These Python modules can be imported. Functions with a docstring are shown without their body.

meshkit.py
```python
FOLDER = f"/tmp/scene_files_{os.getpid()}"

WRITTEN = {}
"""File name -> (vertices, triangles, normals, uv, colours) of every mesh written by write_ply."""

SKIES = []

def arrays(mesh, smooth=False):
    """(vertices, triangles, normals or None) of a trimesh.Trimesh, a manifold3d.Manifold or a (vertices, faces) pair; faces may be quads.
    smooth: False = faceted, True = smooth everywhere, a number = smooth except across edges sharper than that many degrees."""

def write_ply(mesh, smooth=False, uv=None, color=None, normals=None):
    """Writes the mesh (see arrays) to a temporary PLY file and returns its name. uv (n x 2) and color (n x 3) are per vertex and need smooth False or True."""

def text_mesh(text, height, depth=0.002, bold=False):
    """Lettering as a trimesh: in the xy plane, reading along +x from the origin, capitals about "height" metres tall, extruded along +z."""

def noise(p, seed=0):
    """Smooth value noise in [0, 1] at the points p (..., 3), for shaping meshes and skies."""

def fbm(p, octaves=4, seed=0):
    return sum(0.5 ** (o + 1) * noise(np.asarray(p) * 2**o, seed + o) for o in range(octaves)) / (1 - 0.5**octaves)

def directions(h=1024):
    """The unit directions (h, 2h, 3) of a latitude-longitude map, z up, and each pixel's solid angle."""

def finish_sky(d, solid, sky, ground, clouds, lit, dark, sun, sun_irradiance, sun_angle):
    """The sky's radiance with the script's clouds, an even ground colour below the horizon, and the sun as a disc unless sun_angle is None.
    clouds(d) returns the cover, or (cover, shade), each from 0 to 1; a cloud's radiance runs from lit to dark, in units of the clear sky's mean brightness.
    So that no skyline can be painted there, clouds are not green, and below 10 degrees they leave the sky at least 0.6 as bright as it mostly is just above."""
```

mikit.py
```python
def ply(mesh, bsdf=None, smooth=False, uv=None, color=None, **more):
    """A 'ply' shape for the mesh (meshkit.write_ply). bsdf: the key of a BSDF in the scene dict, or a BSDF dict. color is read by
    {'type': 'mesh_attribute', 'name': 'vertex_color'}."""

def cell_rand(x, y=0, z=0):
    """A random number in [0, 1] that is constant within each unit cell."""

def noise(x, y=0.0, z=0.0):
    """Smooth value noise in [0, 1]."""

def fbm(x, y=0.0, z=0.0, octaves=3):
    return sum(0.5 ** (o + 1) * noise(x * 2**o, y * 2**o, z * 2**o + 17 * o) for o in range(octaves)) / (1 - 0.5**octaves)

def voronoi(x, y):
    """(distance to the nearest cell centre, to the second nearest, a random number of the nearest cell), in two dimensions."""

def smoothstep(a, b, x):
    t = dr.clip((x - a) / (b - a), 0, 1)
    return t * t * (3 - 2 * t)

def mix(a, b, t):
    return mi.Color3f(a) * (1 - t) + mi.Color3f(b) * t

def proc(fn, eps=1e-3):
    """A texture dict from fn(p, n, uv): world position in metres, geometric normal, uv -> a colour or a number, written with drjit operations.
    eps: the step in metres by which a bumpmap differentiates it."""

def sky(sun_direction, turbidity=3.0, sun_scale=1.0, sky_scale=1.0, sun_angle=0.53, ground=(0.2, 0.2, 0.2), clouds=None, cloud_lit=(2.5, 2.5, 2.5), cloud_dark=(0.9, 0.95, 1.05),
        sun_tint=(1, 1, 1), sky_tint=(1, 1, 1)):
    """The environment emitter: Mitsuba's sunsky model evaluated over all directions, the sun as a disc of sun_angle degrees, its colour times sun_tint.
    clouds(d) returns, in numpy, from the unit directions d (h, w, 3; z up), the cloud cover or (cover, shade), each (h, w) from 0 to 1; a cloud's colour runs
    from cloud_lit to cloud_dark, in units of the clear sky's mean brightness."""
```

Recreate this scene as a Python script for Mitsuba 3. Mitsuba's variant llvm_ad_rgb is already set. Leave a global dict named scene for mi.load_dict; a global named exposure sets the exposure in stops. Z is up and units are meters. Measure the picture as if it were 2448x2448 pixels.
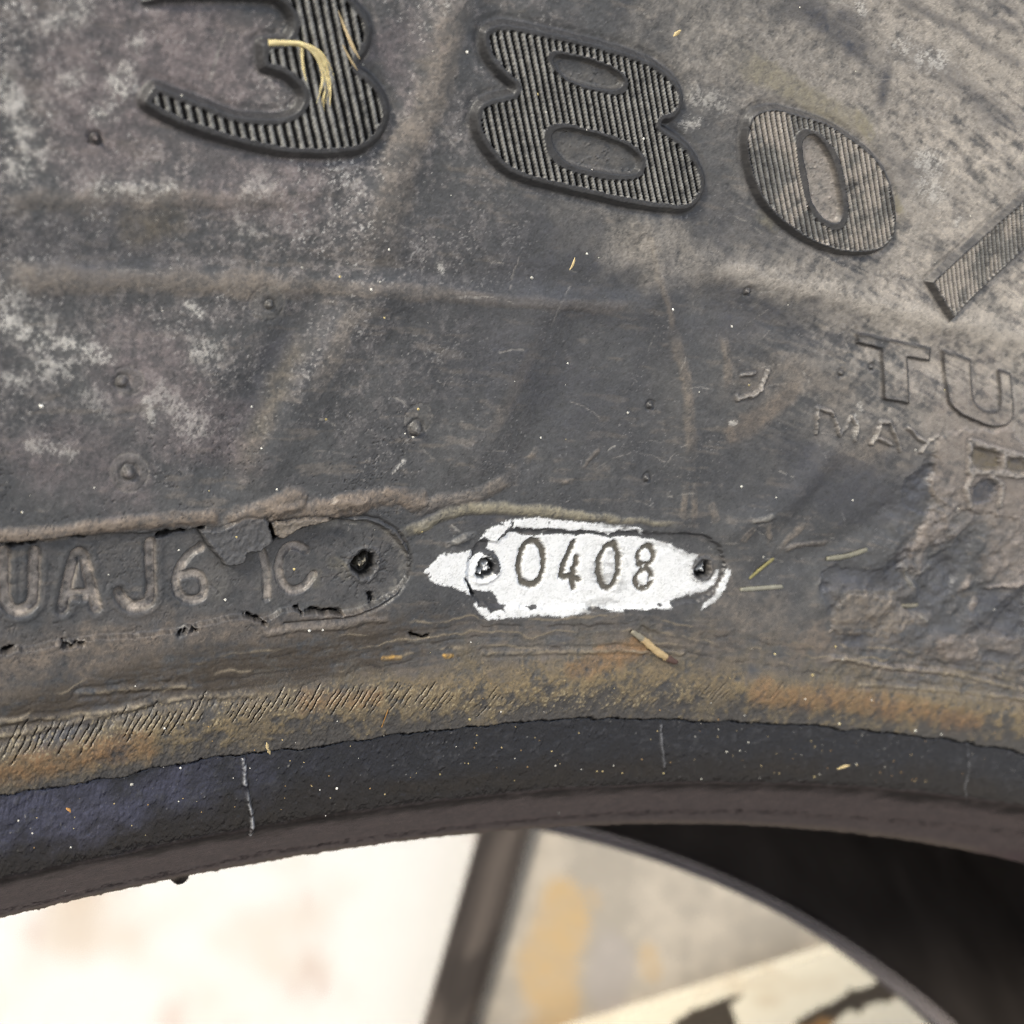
import math, random
import numpy as np, trimesh, mitsuba as mi, mikit, meshkit
import drjit as dr
import shapely
from shapely.geometry import Polygon
from scipy.ndimage import map_coordinates, gaussian_filter1d, gaussian_filter, distance_transform_edt
T = mi.ScalarTransform4f
random.seed(7)
RNG = np.random.default_rng(7)
scene, labels = {'type': 'scene'}, {}

# ------------------------------------------------------------------ camera, sky, exposure
EYE = np.array([0.0, 0.0, 1.25192])
FWD = np.array([0.0, 0.99862953, -0.05233596])
scene['sensor'] = {'type': 'thinlens', 'fov': 2 * math.degrees(math.atan(1224 / 2625)), 'fov_axis': 'x',
                   'aperture_radius': 0.0007, 'focus_distance': 0.122, 'near_clip': 0.01, 'far_clip': 300.0,
                   'to_world': T().look_at(origin=EYE.tolist(), target=(EYE + FWD).tolist(), up=[0, 0, 1])}
scene['sky'] = mikit.sky((-0.42, -0.76, 0.50), turbidity=3, sun_scale=0.3, sun_angle=14, clouds=lambda d: 1.0, cloud_lit=(0.80, 0.91, 1.10), cloud_dark=(0.8, 0.8, 0.8), sun_tint=(0.82, 0.97, 1.25))
exposure = 3.6

# ------------------------------------------------------------------ helpers
def lin(r, g, b, gain=1.0):
    c = np.array([r, g, b]) / 255.0
    return np.where(c <= 0.04045, c / 12.92, ((c + 0.055) / 1.055) ** 2.4) * gain

def say(key, label=None, category=None, group=None, kind=None):
    d = labels.setdefault(key, {})
    for k, v in (('label', label), ('category', category), ('group', group), ('kind', kind)):
        if v: d[k] = v

USED = {}
def number(key):
    n = USED.get(key, -1) + 1
    USED[key] = n
    return key if n == 0 else f'{key}_{n:03d}'

def vcol(rough, spec=0.4):
    return {'type': 'twosided', 'bsdf': {'type': 'principled', 'base_color': {'type': 'mesh_attribute', 'name': 'vertex_color'}, 'roughness': rough, 'specular': spec}}
scene['rubber'] = vcol(0.46, 0.45)
scene['bead_rubber'] = vcol(0.29, 0.5)
scene['seat_rubber'] = vcol(0.7, 0.15)
scene['chalk_paint'] = vcol(0.5, 0.5)
scene['dry_matter'] = vcol(0.7, 0.3)

def put(key, v, f, n, c, bsdf):
    scene[key] = {'type': 'ply', 'filename': meshkit.write_ply((v, f), smooth=True, color=c, normals=n), 'face_normals': False, 'bsdf': {'type': 'ref', 'id': bsdf}}

# ------------------------------------------------------------------ the tyre: axis, profile
CEN = np.array([0.02153986, 0.0423007, 0.78294476])
AX = np.array([-0.42722719, 0.86196692, -0.27292849])      # axis, into the tyre
ER = np.array([-0.09978487, 0.25506892, 0.96176028])       # radial, up
ET = np.array([0.89862112, 0.43812427, -0.02296112])       # along the circumference, to the right
RT, RB, K0, K1, K2, DU, R0, WID = 0.43005, 0.43610681, -0.02582980, -0.03523514, -0.00736901, 0.0705, 0.5, 0.1910977

def h_of(r):
    u = (r - RB) / DU
    return np.where(r < RB, K0 * np.clip((r - RT) / (RB - RT), 0, 1), K0 + K1 * u + K2 * u * u)
_r = np.linspace(RT, 0.556, 4001)
_h = h_of(_r)
# the inside face behind the toe, then the front up to the shoulder
inner = np.stack([np.linspace(0.462, RT, 400)[:-1], np.linspace(-0.0212, 0.0, 400)[:-1]], 1)
front = np.stack([_r, _h], 1)
prof = np.vstack([inner, front])
S_ = np.r_[0, np.cumsum(np.hypot(*np.diff(prof, axis=0).T))]
S_ = (S_ - S_[len(inner)]) * 1000                                     # mm from the toe
_s = np.arange(S_[0], S_[-1], 0.1)
PR, PH = (gaussian_filter1d(np.interp(_s, S_, prof[:, k]), 9) for k in (0, 1))

def base(X, Y):
    """points and normals of the smooth tyre surface at X mm along the circumference (at r = 0.5 m) and Y mm along the profile"""
    th, r, h = X / 1000 / R0, np.interp(Y, _s, PR), np.interp(Y, _s, PH)
    dr_, dh = np.interp(Y, _s, np.gradient(PR, 0.1)), np.interp(Y, _s, np.gradient(PH, 0.1))
    rad = np.cos(th)[..., None] * ER + np.sin(th)[..., None] * ET
    L = np.hypot(dr_, dh)
    return CEN + h[..., None] * AX + r[..., None] * rad, (dh / L)[..., None] * rad - (dr_ / L)[..., None] * AX

# ------------------------------------------------------------------ what is moulded into and smeared on the rubber, in mm on the sidewall
F = {
'three': [-16.36,108.45,-15.35,109.73,-15.04,111.43,-15.41,112.74,-16.46,113.64,-17.53,114.6,-19.74,115.62,-23.5,115.84,-27.79,114.99,-31.6,113.42,-34.33,111.8,-35.51,111.18,-35.18,111.03,-31.58,111.84,-27.7,112.33,-25.53,112.58,-24.46,112.66,-23.59,112.26,-23.05,111.59,-22.85,110.89,-23.23,110.11,-23.76,109.77,-24.54,109.63,-25.65,109.45,-25.6,108.34,-25.38,106.9,-25.02,106.76,-24.23,106.64,-23.27,106.5,-22.36,106.05,-21.71,105.41,-21.54,104.75,-21.91,104.1,-22.61,103.56,-23.81,103.19,-25.41,103.1,-27.38,103.04,-30.18,103.84,-32.48,104.41,-33.99,104.84,-34.66,104.99,-35.48,103.89,-35.86,102.83,-34.6,101.99,-32.47,101.18,-29.32,100.4,-24.41,99.6,-21.02,99.61,-17.01,100.05,-14.87,100.64,-13.27,102.11,-12.49,104.03,-12.75,105.61,-13.8,107.06,-15.1,108.03],
'eight': [-4.48,112.99,-4.24,113.83,-3.42,114.46,-2.18,114.84,0.27,114.89,5.14,114.91,11.29,114.75,14.56,114.36,16.93,113.6,18.82,112.37,19.49,111.24,19.35,109.75,18.53,108.68,17.07,108.32,18.52,107.94,20.56,107.3,22.27,106.2,23.92,104.59,24.65,103.37,24.71,102.02,23.96,100.53,22.78,99.65,19.75,99.37,15.2,99.17,9.58,99.49,2.09,99.93,-0.51,100.83,-2.57,102.47,-3.77,103.85,-4.34,105.63,-4.05,106.84,-3.04,107.67,-1.4,108.26,-0.12,108.71,-1.6,109.39,-3.12,110.47,-4.16,111.6],
'eight_ring_a': [2.5,112.42,3.16,113.04,5.53,113.14,9.67,112.89,11.95,112.11,12.41,111.14,11.81,110.15,9.34,109.89,5.78,110.13,3.56,111.1],
'eight_eye_a': [3.33,112.24,3.83,112.66,6.61,112.83,9.75,112.56,11.35,112.0,11.66,111.18,10.85,110.6,8.18,110.38,5.48,110.59,3.91,111.33],
'eight_ring_b': [3.59,104.92,4.18,106.06,5.54,106.45,9.11,106.32,13.5,105.97,15.72,105.06,16.47,103.89,16.15,102.52,14.52,101.89,11.28,101.58,6.92,101.86,4.87,102.64],
'eight_eye_b': [4.62,104.9,5.08,105.67,6.26,105.95,9.19,105.98,13.63,105.44,15.38,104.63,15.87,103.6,15.22,102.66,12.19,102.37,7.42,102.47,5.54,103.45],
'zero': [27.48,109.83,27.68,111.39,28.99,112.41,30.95,113.01,34.15,112.94,37.88,112.98,42.15,111.96,46.07,110.81,49.12,108.81,51.29,106.12,52.66,103.4,52.59,101.65,51.02,100.02,47.76,99.06,44.05,98.69,39.16,99.49,34.72,100.96,31.84,102.67,29.5,105.21,27.89,108.01],
'zero_ring': [34.22,110.05,34.58,111.1,35.71,111.44,37.82,111.2,40.05,110.1,41.75,108.44,43.44,105.93,44.59,104.08,44.85,102.45,44.16,101.47,42.45,101.36,40.01,102.15,38.06,103.83,36.43,106.14,35.11,108.47],
'zero_eye': [35.4,109.9,35.91,110.89,37.18,110.87,39.17,109.71,40.79,108.24,42.57,105.75,43.8,103.72,43.72,102.23,42.14,102.14,40.21,103.01,38.65,104.35,37.36,106.73,36.07,108.46],
'slash': [60.0,98.26,70.03,111.99,74.47,118.65,80.05,115.26,73.56,105.69,65.9,94.32],
'rib_ref': [-1.71,114.29,4.21,100.75,28.18,111.3,33.4,102.55],
'T': [52.38,90.1,58.48,90.21,64.68,90.28,65.4,88.77,61.47,88.6,64.19,82.8,59.83,82.75,56.99,88.88,52.87,88.92],
'U': [66.95,90.38,69.61,90.34,72.13,90.17,73.42,87.84,74.54,85.78,75.39,84.91,76.42,84.41,77.65,84.14,78.89,84.17,79.8,84.53,80.08,85.36,79.31,87.18,77.52,89.91,79.89,89.84,81.38,87.6,82.94,84.87,83.12,83.96,82.69,83.29,81.86,82.77,80.44,82.45,78.58,82.38,75.97,82.59,73.95,82.92,72.13,83.5,70.94,84.2,70.15,85.19],
'M': [[49.7,79.95,50.67,76.73],[50.0,79.88,52.15,79.64,53.73,78.11,54.63,76.92],[54.63,76.92,55.28,78.11,55.61,79.69],[55.61,79.69,56.92,78.56,57.57,76.66]],
'A': [[60.33,76.6,60.74,78.01,60.69,79.79],[60.69,79.79,62.32,79.7,64.22,78.08,65.68,76.49],[60.93,77.59,63.77,77.11]],
'Y': [[65.71,79.68,67.83,78.65,69.77,78.05],[71.29,79.34,69.77,78.05,69.29,76.82]],
'P': [[36.64,82.53,38.42,82.85],[36.7,79.88,36.88,79.49,38.68,80.22],[40.36,83.52,39.95,80.99,38.74,80.02]],
'frame': [[77.16,79.66,84.02,79.37,89.38,79.2],[77.16,79.66,78.93,75.59],[84.02,79.37,85.33,76.36],[78.93,75.59,85.33,76.36,90.63,76.99],[83.41,75.65,86.23,74.69,87.07,71.89],[79.85,75.03,79.57,73.06,81.61,70.97]],
'plate_a': [-52.37,62.7,-49.89,62.8,-46.67,62.73,-41.67,62.64,-35.7,62.59,-29.43,62.38,-29.96,62.06,-24.95,59.51,-22.01,60.67,-20.93,61.14,-17.95,62.21,-15.18,62.85,-12.31,62.77,-9.34,62.22,-7.1,60.64,-5.55,58.91,-4.74,57.18,-5.02,55.48,-6.37,53.52,-9.2,52.37,-12.17,51.55,-15.92,51.94,-18.14,52.45,-20.3,52.55,-22.8,51.24,-24.79,52.51,-31.83,51.43,-35.4,51.23,-40.0,51.44,-44.46,51.57,-47.73,51.35,-50.91,51.37,-53.49,51.45],
'plate_a_round': [-16.58,62.76,-12.34,63.11,-9.4,62.77,-7.19,61.48,-5.46,59.47,-4.7,57.47,-4.9,55.76,-6.07,53.65,-8.41,52.18,-11.39,51.21,-15.87,51.03,-20.24,51.16],
'ustrokes': [[-49.55,61.5,-49.99,57.02,-49.58,55.73,-48.59,55.25,-47.5,55.67,-47.06,56.64,-46.73,61.19],[-44.4,55.04,-42.85,60.45,-42.36,60.74,-41.91,60.13,-40.97,54.74],[-35.17,61.11,-35.16,58.79,-35.07,55.26,-35.66,54.49,-37.05,54.28,-38.05,54.87,-38.58,55.98],[-29.78,60.23,-31.3,59.41,-32.24,57.95,-32.61,56.2,-32.03,54.95,-30.73,54.34,-29.4,54.83,-29.41,56.63,-30.6,57.57,-31.89,57.33],[-23.06,59.53,-22.46,58.02,-22.18,53.93],[-17.77,59.1,-18.8,59.83,-19.77,59.88,-20.7,58.99,-21.06,57.39,-20.56,55.59,-19.24,54.54,-17.83,54.86,-16.76,56.31],[-43.72,56.45,-42.65,56.27,-41.45,56.19]],
'flap': [-30.34,62.47,-29.7,61.53,-28.66,60.16,-27.13,58.34,-25.99,58.26,-25.06,58.59,-24.88,59.51,-23.33,59.68,-21.88,60.79,-22.41,62.48,-23.05,63.36,-25.31,63.47,-28.03,62.45],
'lip': [-22.41,62.41,-21.9,61.32,-21.34,61.14,-19.45,61.74,-17.95,62.35,-16.44,62.76,-15.19,62.99,-15.92,63.35,-18.01,63.28,-19.92,63.02,-21.55,62.96],
'tear_line': [-22.41,62.48,-22.05,61.86,-21.75,61.18],
'screw_a': [-10.6,57.25],
'slit': [[-24.65,52.43,-23.67,52.0,-22.52,51.29],[-18.66,52.7,-18.21,52.32],[-17.7,52.35,-15.92,51.94,-13.25,51.83],[-9.78,53.83,-9.29,53.38,-9.17,52.94],[-4.0,48.97,-3.15,48.55,-1.68,48.4],[-49.24,62.23,-48.53,62.27],[-48.12,62.39,-47.81,62.41],[-47.09,62.55,-46.42,62.65],[-43.37,62.57,-41.89,62.49],[-34.36,61.97,-31.75,62.42],[-30.25,62.36,-29.9,62.41],[-50.27,51.5,-49.84,51.55],[-44.58,51.41,-44.03,51.39],[-43.48,51.43,-42.71,51.21],[-32.31,51.3,-31.95,51.26],[-30.98,51.34,-30.62,51.24]],
'plate_b': [2.84,58.34,3.69,59.81,5.08,59.97,6.38,60.02,7.12,60.66,8.05,61.52,9.13,61.58,12.06,61.57,17.54,61.25,20.1,61.32,26.67,61.4,29.33,61.58,34.11,61.77,36.93,61.77,39.35,60.87,41.1,59.45,42.01,57.95,42.09,56.28,41.8,54.83,40.85,53.58,39.16,52.78,37.49,52.48,33.28,51.98,26.41,51.37,19.64,51.33,13.98,51.35,7.6,51.68,6.1,51.83,4.51,52.63,3.63,53.73,2.69,55.26],
'paint': [-2.97,56.25,-2.12,57.27,-1.1,58.29,0.59,58.58,3.0,58.87,3.23,58.12,3.69,59.81,4.44,61.08,5.29,61.66,6.93,61.77,6.5,62.25,8.21,62.69,11.82,62.86,15.59,62.62,17.28,62.5,20.52,62.33,24.47,62.21,27.36,61.88,27.3,61.03,26.98,61.24,28.19,60.73,30.34,60.37,32.54,59.9,35.61,59.01,37.37,58.87,37.0,58.15,36.82,57.31,37.08,56.15,38.57,55.27,40.35,55.71,41.22,57.19,41.36,56.24,41.14,55.03,39.97,54.02,37.65,53.44,35.2,52.87,34.22,52.25,34.84,51.55,31.99,51.48,27.87,51.04,23.12,50.76,19.8,50.53,18.1,50.31,14.79,50.45,10.33,50.3,8.47,50.12,6.85,50.11,5.24,50.98,4.29,52.09,4.65,52.52,3.69,53.3,1.92,53.99,0.31,54.57,-1.36,54.83,-2.25,55.49],
'paint_arc': [42.3,57.49,43.04,57.06,42.97,55.85,42.83,54.4,42.02,53.15,40.58,52.0,39.77,51.72,39.81,52.57,41.06,53.35,41.8,54.83,42.09,56.28],
'gaps': [[3.04,59.39,3.47,59.71,4.64,60.55,5.45,59.91,5.12,58.96,6.52,58.42,7.29,57.45,7.64,56.37,7.11,55.51,6.37,56.38,6.77,56.91,6.16,57.67,5.13,58.11,4.38,58.32,3.5,57.91,3.0,57.28,3.33,58.23],[2.68,55.36,4.08,53.94,5.59,53.58,6.57,53.56,7.53,52.89,8.05,52.0,9.21,51.76,8.49,51.55,8.97,50.94,7.9,51.35,6.85,50.93,6.13,51.61,4.89,51.75,4.65,52.52,3.72,53.08,3.6,53.95],[6.27,59.97,7.27,61.19,8.0,61.84,7.87,62.58,8.29,62.27,8.34,61.63,9.02,61.53,12.08,61.46,13.03,61.7,14.56,61.51,17.54,61.25,17.64,60.81,14.69,60.86,11.64,60.54,9.78,60.68,8.87,60.99,7.65,61.09,6.93,60.34],[12.01,51.6,13.53,51.7,13.36,51.19,12.6,51.15],[17.48,61.25,19.92,61.54,21.41,61.26,22.55,60.85,23.66,61.73,24.78,61.49,26.6,61.68,27.3,61.03,28.4,60.97,27.95,60.61,26.13,60.87,24.18,60.68,22.63,60.52,21.25,60.81,19.53,60.98,17.6,60.7],[32.28,52.01,32.67,52.14,33.27,52.04,32.76,51.79],[21.0,51.21,22.0,51.56,23.67,51.34,25.09,51.12,23.27,50.71],[26.68,51.38,28.37,51.29,30.22,51.2,32.04,51.3,29.34,50.78,27.37,50.8]],
'digits': [[11.64,59.89,10.62,59.39,10.2,58.31,10.12,57.01,10.49,55.59,11.12,54.49,12.21,54.04,13.29,54.37,13.78,55.47,13.74,57.02,13.43,58.33,12.7,59.52,11.64,59.89],[17.5,59.82,17.14,58.16,16.69,56.6,16.56,55.32,17.73,55.32],[18.53,55.33,19.38,55.06],[18.48,57.73,18.63,56.84],[23.47,59.76,22.52,59.28,21.97,58.25,21.93,56.79,22.43,55.33,23.29,54.2,24.31,53.88,24.96,54.58,25.16,55.73,25.01,57.2,24.62,58.55,24.08,59.44,23.47,59.76],[28.74,59.67,27.95,59.01,27.71,58.09,28.28,57.19,29.43,57.0,30.24,57.61,30.21,58.76,29.63,59.42,28.74,59.67],[29.49,56.77,28.3,56.04,28.05,55.11,28.9,54.21,29.94,53.94,30.67,54.37,30.77,55.31,30.33,56.22,29.49,56.77],[18.22,56.39,18.44,55.05,18.8,53.93]],
'screw_b': [5.52,56.39],
'screw_c': [38.59,56.93],
'crack_b': [2.69,55.31,3.58,54.06,4.21,53.07],
'line_c': [-54.88,36.53,-52.33,36.44,-41.03,35.96,-26.43,36.4,-15.3,35.99,-0.68,36.02,11.07,36.37,25.01,36.65,38.78,36.0,58.66,35.74,80.42,35.66,110.86,35.59,120.43,35.59],
'line_b': [-56.05,25.25,-53.36,24.9,-41.55,26.56,-31.65,23.87,-16.56,26.36,-3.49,26.2,13.92,26.67,41.24,26.76,61.71,26.9,84.24,26.78,117.79,26.83,125.54,26.86],
'dots': [-53.55,5.32,-49.21,6.04,-43.69,5.53,-38.5,6.96,-28.83,6.08,-19.99,8.22,-8.57,7.84,-0.43,6.46,18.7,6.66,26.5,7.75,55.98,9.27,76.11,10.19,95.46,9.6,125.8,13.02,133.69,14.36],
'seams': [[-24.84,35.63,-24.57,32.52,-24.04,30.16,-23.68,28.46,-23.43,24.69],[37.01,35.65,37.69,33.37,38.67,31.06,39.67,28.16],[99.43,35.41,101.91,31.23,102.27,28.15,105.25,25.23]],
'blob': [-28.87,4.27],
'rust_top': [-53.82,42.78,-51.7,42.95,-34.74,44.58,-15.77,45.17,-1.9,46.74,13.34,46.79,29.89,47.36,59.01,44.51,107.36,45.53,115.81,45.91],
'hatch': [-51.82,41.63,-46.37,41.77,-40.7,41.84,-34.8,42.27,-25.5,41.92,-15.6,42.07,11.82,39.66,24.35,39.75,42.34,40.22],
'rimlines': [[-51.69,43.06,-46.28,42.94,-37.72,43.47,-34.15,44.16,-23.92,43.37],[-51.58,44.2,-43.45,43.64,-35.95,43.81],[-43.31,45.98,-31.73,45.21],[71.89,42.7,88.44,43.36,108.19,44.05],[67.9,46.25,72.62,45.88,76.73,45.61,84.15,45.82,91.15,45.94,107.44,45.39],[6.48,45.94,19.81,45.8,31.19,45.87,38.21,45.6]],
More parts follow.
